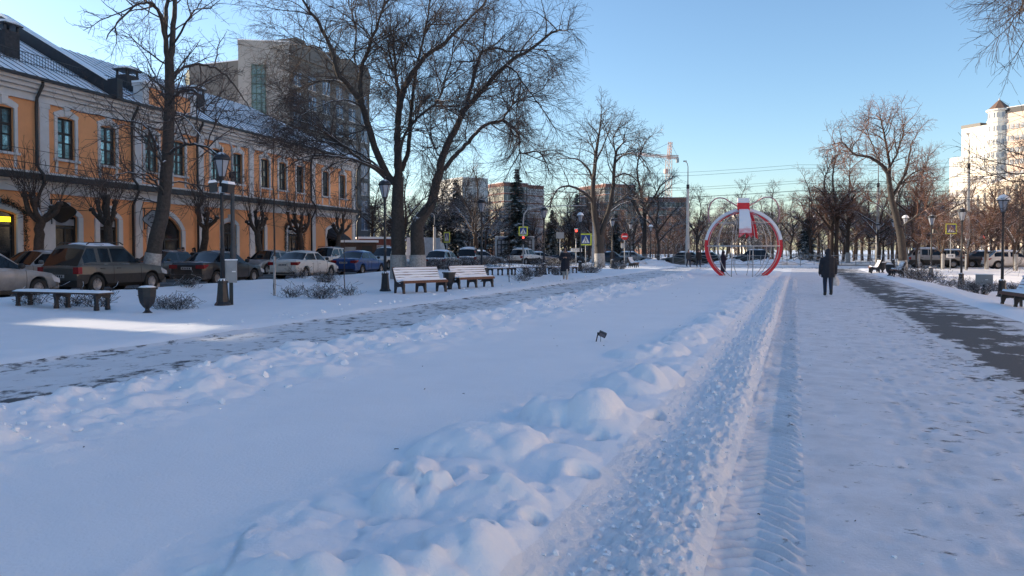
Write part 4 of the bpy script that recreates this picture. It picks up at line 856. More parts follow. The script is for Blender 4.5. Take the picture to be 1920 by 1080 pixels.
# hanging shop signs and garlands
def hang_sign(t_, z, label, text_=None, dark=False, wdt=.62):
    r_ = empty('hanging_sign', street(t_, .15, z), BROT, label, 'sign')
    MB().box(-.02, .02, -1.35, .1, .62, .66).box(-.02, .02, -.12, -.08, -.6, .66).build('bracket', M_IRON, r_)
    # outline of the board, across the pavement (faces along the street)
    pts = [(math.cos(a)*wdt*(1+.10*math.cos(4*a)), math.sin(a)*.44*(1+.12*math.cos(4*a))) for a in [i*math.pi/12 for i in range(24)]]
    Mx = Matrix(((0, 1, 0, 0), (1, 0, 0, -.72), (0, 0, 1, 0), (0, 0, 0, 1)))
    MB().prism([(a*1.1, b_*1.12) for a, b_ in pts], -.03, .03, Mx).build('rim', M_IRON, r_)
    MB().prism(pts, -.036, .036, Mx).build('board', M_FRAME if dark else mat('pale_sign_board', (.42, .44, .46), .6), r_)
    if text_:
        MB().tube([(-.04, -.72+.42*math.sin(u), -.30+.44*math.cos(u)) for u in np.linspace(-.95, .95, 13)], .022, 5).tube([(-.04, -.72+.2*math.sin(u), .10+.16*math.cos(u)) for u in np.linspace(-1.2, 1.2, 9)], .016, 5).box(-.05, -.03, -.90, -.54, -.22, -.17).build('flourish', M_IRON, r_)
hang_sign(9.2, 3.45, 'pale shield-shaped sign hanging beside the arched shop entrance', ('Кофе', 'Пекарня'))
hang_sign(2.75, 3.55, 'dark oval sign hanging by the leftmost pollarded tree', None, True, .75)
def garland(t_, a, h, rise, label):
    r_ = np.random.default_rng(int(abs(t_)*10)); W = Wood(); base = street(t_, .16, .12); P = [(-a, z) for z in np.linspace(.4, h, 14)]+arch_pts(-a, a, h, rise, 22)+[(a, z) for z in np.linspace(h, .4, 14)]
    for x, z in P:
        for k in range(26):
            q = np.array([x+r_.normal()*.05, r_.normal()*.05, z+r_.normal()*.08]); e = q+r_.normal(0, .08, 3); W.tube(np.array([q, e]), np.array([.012, .006]), 3)
    o = link('garland', W.mesh('garland', mat('fir_garland', (.02, .03, .025), .8, vary=.5)), None, base, (0, 0, BROT)); tag(o, label, 'garland')
garland(-0.1, 1.45, 3.3, .55, 'dark fir garland round the lit shop window at the left edge'); garland(26.0, 1.35, 3.3, .6, 'dark fir garland round the doorway with white lettering')
o = MB().tube([street(-12, 1.0, 6.1), street(3, 1.0, 5.75), street(18, 1.0, 5.8), street(36, 1.0, 6.2)], .018, 4).build('cable', M_IRON); tag(o, 'black cable strung along the orange facade below the windows', 'cable')
MB().tube([street(-12, 1.0, 6.55), street(18, 1.0, 6.3), street(36, 1.0, 6.6)], .012, 4).build('cable', M_IRON); tag(bpy.data.objects['cable.001'], 'thinner upper cable along the orange facade', 'cable')

# ------------------------------------------------------------------ other buildings
def block(name, label, loc, rz, lx, ly, h, m_wall, nx, nz, wmat, win=(1.4, 1.5), z0=1.2, sides=('f', 'l'), parapet_=.6, m_par=None, step=None, snow=True):
    """a block whose front faces local -y; local x runs along the front"""
    r_ = empty(name, loc, rz, label, 'building')
    m2 = MB().box(0, lx, 0, ly, -1, h).box(-.05, lx+.05, -.05, ly+.05, h, h+parapet_); m2.build('wall', m_wall, r_)
    if snow: MB().box(-.1, lx+.1, -.1, ly+.1, h+parapet_, h+parapet_+.12).build('roof', M_SNOWCAP, r_)
    dz = (h-z0)/nz
    g = MB().box(-win[0]/2, win[0]/2, -.03, .02, 0, win[1]).mesh('window', wmat); fr_ = MB().box(-win[0]/2-.1, win[0]/2+.1, -.06, .01, -.1, 0).box(-.05, .05, -.06, .01, 0, win[1]).mesh('frame', M_WHITE)
    for sd in sides:
        n = nx if sd in 'fb' else max(1, int(nx*ly/lx)); L = lx if sd in 'fb' else ly
        for i in range(n):
            for j in range(nz):
                u = L*(i+.5)/n; p = {'f': (u, 0), 'l': (0, L-u), 'r': (lx, u)}[sd]; a = {'f': 0, 'l': -math.pi/2, 'r': math.pi/2}[sd]
                o = link('window', g, r_, (p[0], p[1], z0+j*dz), (0, 0, a)); link('frame', fr_, o)
    return r_
M_GREYB = mat('grey_render', (0.32, 0.31, 0.29), 0.85, vary=.12, scale=.2); M_CREAM = mat('cream_render', (0.82, 0.69, 0.45), 0.85, vary=.10, scale=.2); M_PALEG = mat('glazed_stairwell', (0.10, 0.16, 0.16), 0.15, vary=.4, scale=.6, ior=1.7)
M_REDB = mat('red_brick_render', (0.20, 0.095, 0.075), 0.9, vary=.15, scale=.3); M_TOWER = mat('cream_tower_render', (0.80, 0.73, 0.62), 0.8, vary=.05, scale=.1); M_TOWERP = mat('pinkish_tower_render', (0.74, 0.56, 0.44), 0.8, vary=.05, scale=.1); M_WIN = mat('far_window', (0.06, 0.07, 0.08), 0.2, vary=.4, scale=.5); M_WINP = mat('pale_far_window', (0.33, 0.34, 0.36), 0.3, vary=.4, scale=.3)
def xy(px_, Y): p = gx(px_, Y); return (p.x, p.y, 0)
# grey high-rise behind the orange roof
a = Vector(xy(450, 92)); c = Vector(xy(545, 93)); rz = math.atan2((c-a).y, (c-a).x); zt = at(450, 84, 92).z
gb = block('grey_high_rise', 'grey high-rise with glazed stair strip behind the orange roof', a, rz, (c-a).length, 14, zt, M_GREYB, 2, 8, M_WIN, sides=())
stair = MB(); h0 = zt*.35
stair.box(1.6, 3.2, -.12, .02, h0, zt-2.4).build('stair_glazing', M_PALEG, gb)
bars = MB()
for k in range(14): z = h0+(zt-2.4-h0)*k/13; bars.box(1.55, 3.25, -.18, -.10, z-.05, z+.05)
for x in (1.6, 2.15, 2.7, 3.2): bars.box(x-.04, x+.04, -.17, -.11, h0, zt-2.4)
bars.build('glazing_bars', mat('green_bars', (.05, .10, .08), .6), gb)
a2 = c.copy(); c2 = Vector(xy(694, 110)); rz2 = math.atan2((c2-a2).y, (c2-a2).x); z2 = at(610, 142, 100).z
g2 = block('grey_apartment_block', 'long darker grey apartment block with stepped gables behind the big tree', a2+Vector((0, .1, 0)), rz2, (c2-a2).length, 16, z2, mat('dark_grey_render', (.15, .14, .13), .85, vary=.15, scale=.2), 6, 9, mat('bluish_far_window', (.16, .22, .30), .2, vary=.4, scale=.4), (1.6, 1.7), 2.0, ('f',), 1.0)
for i in range(5): MB().prism([(-1.7, 0), (1.7, 0), (1.7, 1.2), (.9, 2.4), (-.9, 2.4), (-1.7, 1.2)], -.3, 3).build('dormer', MATS['dark_grey_render'], g2, ((c2-a2).length*(i+.5)/5, 0, z2+.95))
# cream block between them
a = Vector(xy(352, 128)); c = Vector(xy(452, 122)); rz = math.atan2((c-a).y, (c-a).x); z3 = at(400, 146, 125).z
cb = block('cream_apartment_block', 'sunlit cream apartment block seen between bare tree and grey high-rise', a, rz, (c-a).length, 14, z3, M_CREAM, 6, 9, mat('bluish_far_window', (.16, .22, .30)), (1.3, 1.8), 2.0, ('f',), .5)
for i in range(6): MB().prism([(-.8, 0), (.8, 0), (.8, .8), (.4, 1.5), (-.4, 1.5), (-.8, .8)], -.2, 2).build('dormer', M_CREAM, cb, ((c-a).length*(i+.5)/6, 0, z3+.45))
# brick blocks beyond the crossing
def far_block(name, label, x0, x1, ytop, Y, m_w, nx, nz, wm, win=(2.2, 1.7), stepx=None):
    a = Vector(xy(x0, Y)); c = Vector(xy(x1, Y+4)); h = at((x0+x1)/2, ytop, Y).z
    return block(name, label, a, math.atan2((c-a).y, (c-a).x), (c-a).length, 14, h, m_w, nx, nz, wm, win, 2, ('f', 'l'), .5)
far_block('brick_apartment_block', 'red-brick apartment block behind the tall spruce', 945, 990, 345, 210, M_REDB, 4, 8, M_WIN); far_block('brick_apartment_block', 'red-brick block with white balconies right of the tall spruce', 990, 1019, 350, 214, M_REDB, 3, 8, M_WINP, (2.6, 1.7))
far_block('brick_apartment_block', 'dark red-brick block behind the arching bare tree', 1135, 1190, 348, 200, M_REDB, 5, 8, M_WIN); far_block('pale_apartment_block', 'pale grey apartment block above the dark spruces', 868, 914, 336, 190, M_GREYB, 4, 9, M_WINP)
far_block('low_pale_block', 'low pale block far behind the ball ornament', 1400, 1452, 400, 330, M_TOWER, 6, 4, M_WINP); far_block('low_brick_block', 'low brown block far behind the crane', 1215, 1290, 372, 260, mat('brown_brick', (.17, .09, .07), .9), 8, 6, M_WIN)
# light tower at the right
Yt = 230.0; s_ = Yt/F_PX
tw = empty('cream_tower_block', gx(1869, Yt), R(-53), 'tall cream apartment tower with turret and pointed roof at upper right', 'building')
def zt_(py): return at(1869, py, Yt).z
def lx_(px_): return (px_-1869)*s_
def ring_part(nm, cx, cy, rad, z0, z1, m_w, a0, a1, n=10, thick=None):
    v = [(cx+rad*math.cos(a0+(a1-a0)*k/n), cy+rad*math.sin(a0+(a1-a0)*k/n)) for k in range(n+1)]+[(cx+(a1 > a0)*0, cy+rad*.9)]
    m2 = MB(); q = len(v); m2.add([(x, y, z0) for x, y in v]+[(x, y, z1) for x, y in v], [tuple(range(q, 2*q))]+[(i, (i+1) % q, q+(i+1) % q, q+i) for i in range(q)]); return m2.build(nm, m_w, tw)
# turret (round), left wing (gently curved, catches the sun), right wing
MB().lathe([(2.9, -1), (2.9, zt_(232)), (3.2, zt_(230)), (3.2, zt_(226)), (2.9, zt_(226)), (2.9, zt_(210)), (3.5, zt_(209)), (3.5, zt_(206))], 14, (0, 0, 0), False).build('turret', M_TOWER, tw)
MB().lathe([(3.3, zt_(206)), (.15, zt_(187))], 8, (0, 0, 0), False, cap=True).build('turret_roof', mat('brown_tiles', (.16, .10, .075), .8), tw)
MB().lathe([(.4, zt_(189)), (.04, zt_(183))], 6).build('finial', M_WHITE, tw)
def wing(nm, p0, p1, dep, z1, m_w, rows, cols, wz0, wz1, dark=False):
    a, c = Vector(p0), Vector(p1); d = c-a; L = d.length; rz_ = math.atan2(d.y, d.x)
    o = MB().box(0, L, 0, dep, -1, z1).build(nm, m_w, tw, (a.x, a.y, 0), (0, 0, rz_))
    g = MB().box(0, L/cols*.72, -.12, .05, 0, 1.5).mesh('window', M_WIN if dark else M_WINP)
    for j in range(rows):
        for i in range(cols): link('window', g, o, (L*(i+.14)/cols, 0, wz0+(wz1-wz0)*j/max(1, rows-1)))
    return o
lw = wing('left_wing', (lx_(1801), 1.5), (lx_(1856), -1.2), 16, zt_(232), M_TOWER, 9, 7, zt_(420), zt_(256))
MB().box(-.15, 6.4, -.1, 16.2, zt_(232), zt_(226)).build('dark_roof', M_LEDGE, lw)
lw2 = wing('lower_left_wing', (lx_(1771), 5), (lx_(1801), 2.8), 14, zt_(285), M_TOWER, 7, 3, zt_(420), zt_(305))
rw = wing('right_wing', (lx_(1882), -1.6), (lx_(1985), -4.5), 16, zt_(216), M_TOWERP, 9, 12, zt_(420), zt_(246), False)
MB().box(.2, 17.2, -.1, 16.2, zt_(216), zt_(206)).build('dark_roof', M_LEDGE, rw); MB().box(.1, 17.3, -.15, 16.3, zt_(206), zt_(205)).build('snow', M_SNOWCAP, rw)
tg = MB().box(-.35, .35, -.06, .06, 0, 1.5).mesh('window', M_WINP)
for j in range(9):
    for i in range(6):
        a = math.pi*(1.12+.76*i/5); z = zt_(420)+(zt_(222)-zt_(420))*j/8; link('window', tg, tw, (2.92*math.cos(a), 2.92*math.sin(a), z), (0, 0, a+math.pi/2))
# long pale building along the right-hand street (its near end runs out of the picture and catches the sun)
a = Vector(xy(1826, 140)); c = Vector(xy(2120, 78)); d = c-a
block('pale_long_building', 'long pale three-storey building behind the trees at the right edge', a, math.atan2(d.y, d.x), d.length, 14, at(1900, 345, 120).z, mat('pale_render', (.66, .58, .47), .8, vary=.06, scale=.2), 14, 4, M_WIN, (1.5, 2.2), 1.6, ('f',), .8)
block('added_bounce_block', 'unseen peach block added beyond the right edge to bounce warm light', Vector((54, 62, 0)), R(-100), 95, 14, 24, mat('bounce_block_render', (.78, .60, .47), .85, vary=.06, scale=.2), 20, 5, M_WIN, (1.5, 1.9), 1.5, ('f',), .8)  # added unseen block, height and peach colour set for warm bounce onto snow
block('added_shade_block', 'unseen grey block added beyond the left edge to shade the park', street(-58.3, -.5), BROT, 46, 16, 19, M_GREYB, 10, 5, M_WIN, (1.5, 1.9), 1.5, (), .8)  # unseen block added left of the orange building to keep sun off the foreground
# kiosks at the end of the street
kb = empty('kiosk', gx(672, 66), .25, 'small dark kiosk with snowy roof beside the orange building end', 'kiosk')
MB().box(-1.6, 1.6, 0, 2.4, 0, 2.3).build('wall', mat('brown_kiosk', (.07, .04, .03), .7), kb); MB().box(-1.75, 1.75, -.25, 2.5, 2.3, 2.5).build('roof', M_SNOWCAP, kb); MB().box(-1.2, -.2, -.03, .02, .8, 1.9).build('window', M_WINP, kb); MB().box(.3, 1.2, -.03, .02, .1, 2.0).build('door', M_FRAME, kb)
kb = empty('kiosk', gx(706, 72), .25, 'reddish kiosk with pale display window left of the big tree', 'kiosk')
MB().box(-1.7, 1.7, 0, 2.4, 0, 2.7).build('wall', mat('red_kiosk', (.16, .045, .035), .7), kb); MB().box(-1.85, 1.85, -.25, 2.5, 2.7, 2.9).build('roof', M_SNOWCAP, kb); MB().box(-.1, 1.3, -.03, .02, .7, 2.1).build('window', M_WINP, kb); MB().box(-1.3, -.4, -.03, .02, .1, 2.1).build('door', M_FRAME, kb)
vb = empty('white_van', gx(800, 84), 1.2, 'white and grey box van behind the big tree trunks', 'van')
MB().box(-2.6, 1.2, -1.1, 1.1, .6, 3.0).build('cargo_box', mat('van_grey', (.36, .38, .42), .6), vb); MB().prism([(1.25, .5), (2.9, .5), (2.95, 1.2), (2.3, 2.4), (1.25, 2.5)], -1.0, 1.0).build('cab', mat('van_white', (.6, .6, .6), .4), vb); MB().prism([(2.42, 1.45), (2.85, 1.3), (2.93, 1.3), (2.36, 2.35)], -.9, .9).build('windscreen', M_GLASS, vb)
for x in (-1.6, 2.0):
    for y in (-1.0, 1.0): MB().lathe([(.2, -.1), (.36, -.1), (.36, .1), (.2, .1)], 14).build('wheel', M_FRAME, vb, (x, y, .36), (math.pi/2, 0, 0))
# ------------------------------------------------------------------ parked cars
M_TYRE = mat('tyre_rubber', (0.020, 0.019, 0.018), 0.9, vary=0.4, scale=20); M_RIM = mat('alloy_rim', (0.28, 0.28, 0.29), 0.45, 0.4, vary=0.3, scale=9)
M_TAIL = mat('red_tail_light', (0.22, 0.012, 0.015), 0.2, vary=0.3, scale=9); M_HEAD = mat('headlight_glass', (0.45, 0.46, 0.48), 0.2, vary=0.2); M_PLATE = mat('number_plate', (0.42, 0.42, 0.43), 0.6, vary=0.2, scale=25)
M_TRIM = mat('black_plastic', (0.022, 0.021, 0.021), 0.7, vary=0.3, scale=6); M_CARGLASS = mat('car_glass', (0.005, 0.007, 0.010), 0.05, vary=0.3, scale=2, ior=1.5)
def paint(nm, col, dirt=(.085, .085, .082), dz=(.35, .95), snow=(.94, 1.08, 1.6, .32), rough=.35):
    return mat(nm, col, rough, 0.0, vary=.12, scale=1.5, dirt=(dz[0], dz[1], dirt), snow=snow, coat=.25)
PROF = {  # (rear deck x, rear glass foot, roof rear, roof front, windscreen foot) as shares of the length from the rear; heights
    'suv': dict(L=4.33, W=1.82, H=1.72, zb=.22, belt=1.02, hood=1.03, tail=1.02, rg=.015, rr=.13, rfr=.52, ws=.70, wr=.34, wb=.185, wf=.80, rails=True),
    'sedan': dict(L=4.55, W=1.78, H=1.46, zb=.17, belt=.93, hood=.88, tail=1.00, rg=.145, rr=.31, rfr=.56, ws=.735, wr=.31, wb=.205, wf=.81, rails=False),
    'hatch': dict(L=4.20, W=1.76, H=1.48, zb=.17, belt=.92, hood=.90, tail=.95, rg=.03, rr=.17, rfr=.53, ws=.725, wr=.31, wb=.19, wf=.80, rails=False)}
def car_meshes(kind, m_paint):
    p = PROF[kind]; L, W, H = p['L'], p['W'], p['H']; X = lambda f: (f-.5)*L; Rw = p['wr']; xw = (X(p['wb']), X(p['wf']))
    xs = set(np.round(np.linspace(-L/2, L/2, 56), 4)) | {round(X(p[k]), 4) for k in ('rg', 'rr', 'rfr', 'ws')} | {round(-L/2+.04, 4), round(L/2-.04, 4), round(L/2-.12, 4)}
    xs = sorted(xs); lx = np.array(xs)
    f = (lx/L)+.5
    deck = np.interp(f, [0, .02, p['rg']+.02, p['rr'], p['ws']-.12, p['ws'], .93, .98, 1], [p['tail']-.14, p['tail']-.02, p['tail'], p['belt']+.02, p['belt'], p['hood'], p['hood']-.12, p['hood']-.24, p['hood']-.42])
    roof = np.interp(f, [0, p['rg'], p['rr'], (p['rr']+p['rfr'])/2, p['rfr'], p['ws'], 1], [-9, 0, 1, 1, 1, 0, -9]); cab = np.clip(np.where(roof < 0, 0, roof), 0, 1)
    cab = np.where((f < p['rg']) | (f > p['ws']), 0, cab); crown = .02+.05*np.sin(np.pi*np.clip((f-p['rr'])/(p['rfr']-p['rr']+1e-6), 0, 1))
    wv = W/2*(1-.10*np.abs(2*f-1)**5-.06*np.clip((f-.93)/.07, 0, 1)**2-.03*np.clip((.05-f)/.05, 0, 1)**2)
    Ra = Rw+.07; NP = 12; Vh = []
    for i, x in enumerate(xs):
        w_, zd, c = wv[i], deck[i], cab[i]; zb = p['zb']+.05*max(0, abs(2*f[i]-1)-.8)*5
        arch = max([math.sqrt(max(0, Ra*Ra-(x-q)**2))+Rw if abs(x-q) < Ra else 0 for q in xw])
        z1 = max(zb, arch); z2 = max(zb+.13, arch+.005); z3 = max(.55*(zb+zd), arch+.03)
        zr = zd+(H-zd)*c; wt = w_*(.90-.20*c)
        def lp(u): return (w_*.90+(wt-w_*.90)*u, zd+.015+(zr-.06-zd)*u if c > .02 else zd+.01+.02*u)
        a6, a7, a8, a9 = lp(0), lp(.10), lp(.88), lp(1)
        if c <= .02: a7, a8, a9 = (w_*.84, zd+.015), (w_*.72, zd+.022), (w_*.66, zd+.026)
        top = zr+crown[i]*c if c > .02 else zd+.04
        sec = [(0, zb), (w_*.80, z1), (w_*.975, z2 if arch == 0 else max(z2, arch)), (w_, z3), (w_*.985, max(zd-.10, z3+.02)), (w_*.945, zd), a6, a7, a8, a9, (a9[0]*.62, top-.012*(1+c)), (0, top)]
        Vh.append(sec)
    Vh = np.array(Vh); ns = len(xs)
    # full ring: right side negative y mirrored
    ring = np.concatenate([np.stack([np.repeat(lx[:, None], NP, 1), Vh[..., 0], Vh[..., 1]], -1), np.stack([np.repeat(lx[:, None], NP-2, 1), -Vh[:, NP-2:0:-1, 0], Vh[:, NP-2:0:-1, 1]], -1)], 1)
    nk = ring.shape[1]; V = ring.reshape(-1, 3); groups = {}
    pill = [X((p['rr']+p['rfr'])/2+.03)]
    if kind == 'suv': pill.append(X(p['rr']+.085))
    for i in range(ns-1):
        xm = (xs[i]+xs[i+1])/2; fm = xm/L+.5
        for k in range(nk):
            kk = k if k < NP-1 else nk-1-k       # strip index of the half section
            key = 'body'
            side = 'l' if k < NP-1 else 'r'
            if kk == 0: key = 'under'
            elif kk in (9, 10) and p['rfr']+.004 < fm < p['ws']-.006: key = 'windscreen'
            elif kk in (9, 10) and p['rg']+.012 < fm < p['rr']-.012: key = 'rear_window'
            elif kk == 7 and p['rr']-(.05 if kind != 'sedan' else .085) < fm < p['ws']-.055 and cab[i] > .3 and cab[i+1] > .3 and all(abs(xm-q) > .055 for q in pill):
                key = 'side_window_%s%d' % (side, sum(xm > q for q in pill))
            elif kk in (1, 2) and kind == 'suv': key = 'cladding'
            groups.setdefault(key, []).append((i*nk+k, (i+1)*nk+k, (i+1)*nk+(k+1) % nk, i*nk+(k+1) % nk))
    groups['body'] += [tuple(range(nk))[::-1][:0] or tuple(reversed(range(nk))), tuple((ns-1)*nk+k for k in range(nk))]
    out = []
    for key, fs in groups.items():
        used = sorted({v for q in fs for v in q}); mp = {v: j for j, v in enumerate(used)}
        me = bpy.data.meshes.new(key); me.from_pydata([tuple(V[v]) for v in used], [], [tuple(mp[v] for v in q) for q in fs]); me.polygons.foreach_set('use_smooth', [len(q) == 4 for q in fs])
        nm = 'side_window' if key.startswith('side') else {'under': 'underbody', 'cladding': 'sill_cladding'}.get(key, key)
        me.materials.append(m_paint if key == 'body' else M_TRIM if key in ('under', 'cladding') else M_CARGLASS)
        try: me.set_sharp_from_angle(angle=R(38))
        except Exception: pass
        out.append((nm, me))
    return out, p, xw
WHEEL = {}
def wheel(r):
    if r not in WHEEL:
        ty = MB().lathe([(r*.62, -.10), (r*.93, -.11), (r, -.07), (r, .07), (r*.93, .11), (r*.62, .10)], 22, cap=False).mesh('tyre', M_TYRE)
        rm = MB().lathe([(r*.64, -.09), (r*.64, .07), (r*.58, .075), (r*.55, .03), (r*.16, .05), (.01, .055)], 20)
        for k in range(5):
            a = k*2*math.pi/5; rm.add([(math.cos(a-.16)*r*.15, math.sin(a-.16)*r*.15, .07), (math.cos(a+.16)*r*.15, math.sin(a+.16)*r*.15, .07), (math.cos(a+.10)*r*.6, math.sin(a+.10)*r*.6, .085), (math.cos(a-.10)*r*.6, math.sin(a-.10)*r*.6, .085)], [(0, 1, 2, 3)])
        WHEEL[r] = (ty, rm.mesh('rim', M_RIM))
    return WHEEL[r]
CARS = {}
def car(kind, m_paint, loc, rz, label, group='cars', detail=True, name='parked_car', roofsnow=False):
    key = (kind, m_paint.name)
    if key not in CARS: CARS[key] = car_meshes(kind, m_paint)
    parts, p, xw = CARS[key]; L, W = p['L'], p['W']; r_ = empty(name, loc, rz, label, 'car', group); body = None
    for nm, me in parts:
        o = link(nm, me, r_)
    ty, rm = wheel(p['wr'])
    for x in xw:
        for s_ in (-1, 1):
            w_ = link('wheel', None, r_, (x, s_*(W/2-.13), p['wr']), (-math.pi/2*s_, 0, 0)); link('tyre', ty, w_); link('rim', rm, w_)
            MB().lathe([(p['wr']+.06, -.02), (p['wr']+.06, .02)], 18).build('wheel_well', M_TRIM, r_, (x, s_*(W/2-.30), p['wr']+.03), (math.pi/2, 0, 0))
    t = p['tail']
    if detail:
        zs_ = p['belt']
        for s_ in (-1, 1):
            for fx in (p['rr']+.045, (p['rr']+p['rfr'])/2+.03, p['ws']-.035):
                xx = (fx-.5)*L; ww = W/2*(1-.10*abs(2*fx-1)**5)
                MB().tube([(xx, s_*(ww*.978), p['zb']+.16), (xx, s_*(ww+.001), .55*(p['zb']+zs_)), (xx, s_*(ww*.985), zs_-.10), (xx, s_*(ww*.95), zs_-.01)], .008, 4).build('door_seam', M_TRIM, r_)
    for s_ in (-1, 1):
        y = s_*W/2
        if kind == 'suv': MB().box(-L/2-.012, -L/2+.16, y-s_*.27, y-s_*.045, t-.30, t-.07).build('tail_light', M_TAIL, r_)
        else: MB().prism([(-L/2-.012, t-.26), (-L/2-.012, t-.10), (-L/2+.28, t-.08), (-L/2+.30, t-.14), (-L/2+.10, t-.25)], min(y-s_*.42, y-s_*.012), max(y-s_*.42, y-s_*.012)).build('tail_light', M_TAIL, r_)
        MB().prism([(L/2-.35, p['hood']-.36), (L/2-.02, p['hood']-.44), (L/2-.02, p['hood']-.30), (L/2-.32, p['hood']-.17)], min(y-s_*.45, y-s_*.05), max(y-s_*.45, y-s_*.05)).build('headlight', M_HEAD, r_)
        xm = (p['ws']-.5)*L-.42
        mm = MB().lathe([(.01, -.10), (.075, -.07), (.09, .02), (.06, .09), (.01, .10)], 10); mm.build('mirror', m_paint if s_ > 0 else M_TRIM, r_, (xm, y+s_*.10, p['belt']+.12), (math.pi/2, 0, 0))
        for q in (.04, .38):
            MB().box(-.09, .09, -.015, .015, -.015, .015).build('door_handle', M_TRIM if kind == 'suv' else m_paint, r_, ((p['rr']+p['rfr'])/2*L-L/2+.25-q*2.2+.2, y*.992, p['belt']-.13))
        if p['rails']: MB().tube([(x, s_*(W*.335), p['H']+.02+dz) for x, dz in ((L*(p['rr']-.49), 0), (L*(p['rr']-.46), .06), (0, .075), (L*(p['rfr']-.52), .06), (L*(p['rfr']-.49), 0))], .022, 6).build('roof_rail', M_TRIM, r_)
    pl = MB().box(-L/2-.022, -L/2-.004, -.26, .26, t-.44 if kind != 'sedan' else t-.30, t-.33 if kind != 'sedan' else t-.19).build('number_plate', M_PLATE, r_)
    if detail:
        for q in range(5): MB().box(-L/2-.025, -L/2-.022, -.20+q*.09, -.15+q*.09, (t-.42 if kind != 'sedan' else t-.28), (t-.35 if kind != 'sedan' else t-.21)).build('plate_character', M_TRIM, pl)
    MB().box(-L/2-.045, -L/2+.25, -W*.46, W*.46, .27, .50).build('rear_bumper', M_TRIM if kind == 'suv' else m_paint, r_); MB().box(-L/2-.05, -L/2-.02, -W*.40, W*.40, .28, .36).build('bumper_trim', M_TRIM, r_)
    MB().box(L/2-.2, L/2+.03, -W*.42, W*.42, .26, .46).build('front_bumper', m_paint, r_); MB().box(L/2-.03, L/2+.02, -W*.28, W*.28, .50, .60).build('grille', M_TRIM, r_)
    if kind == 'suv':
        MB().box(-L/2-.03, -L/2+.02, -.42, .42, t-.31, t-.27).build('tailgate_bar', m_paint, r_)
    if roofsnow:
        n = 7; m2 = MB(); x0, x1 = L*(p['rr']-.47), L*(p['rfr']-.51); rg = random.Random(int(abs(loc[0])*10))
        v = [(x0+(x1-x0)*i/n, (j/4-.5)*W*.66, p['H']+.03-.05*(2*j/4-1)**2+(.045+.02*rg.random() if 0 < i < n and 0 < j < 4 else -.01)) for i in range(n+1) for j in range(5)]
        m2.add(v, [(i*5+j, (i+1)*5+j, (i+1)*5+j+1, i*5+j+1) for i in range(n) for j in range(4)], True); m2.build('snow', M_SNOWCAP, r_)
    tube_a = MB().tube([(-L*.12, 0, p['H']+.02), (-L*.12-.22, 0, p['H']+.30)], .008, 4); tube_a.build('aerial', M_TRIM, r_)
    return r_
P_GREEN = paint('grey_green_paint', (.045, .050, .048)); P_SILVER = paint('silver_paint', (.27, .27, .27)); P_BLACK = paint('black_paint', (.010, .010, .013), (.06, .055, .05), (.25, .75)); P_WHITE = paint('white_paint', (.60, .58, .55), (.26, .23, .20), (.15, .6)); P_BLUE = paint('blue_paint', (.012, .052, .20), (.06, .07, .12), (.1, .55)); P_NAVY = paint('dark_blue_paint', (.014, .018, .035)); P_SNOWY = paint('snowed_over_paint', (.10, .12, .15), snow=(.25, .75, 2.0, .7))
H_N, H_F = BROT, BROT+math.pi
near = [(-36, 'hatch', P_SILVER, 'silver car cut off by the left edge of the picture'), (200, 'suv', P_GREEN, 'dirty grey-green SUV with roof rails, rear towards the camera'), (412, 'sedan', P_BLACK, 'black saloon car with muddy doors behind the first lamp post'), (572, 'sedan', P_WHITE, 'white saloon car with red tail light'), (675, 'sedan', P_BLUE, 'bright blue saloon car left of the big tree')]
for px_, k, pm, lb in near: car(k, pm, street(street_px(px_, 10.7), 10.7, .10), H_N, lb, 'cars parked along the park side of the street', roofsnow=(k == 'suv'))
far = [(62, 'hatch', P_SILVER, 'silver hatchback facing the camera behind the grey-green SUV'), (300, 'hatch', P_NAVY, 'dark blue car partly hidden behind the tall tree trunk'), (500, 'hatch', P_SILVER, 'silver car half hidden behind the black and white saloons'), (612, 'suv', P_WHITE, 'white SUV facing the camera behind the white saloon')]
for px_, k, pm, lb in far: car(k, pm, street(street_px(px_, 4.5), 4.5, .10), H_F, lb, 'cars parked along the shop side of the street')
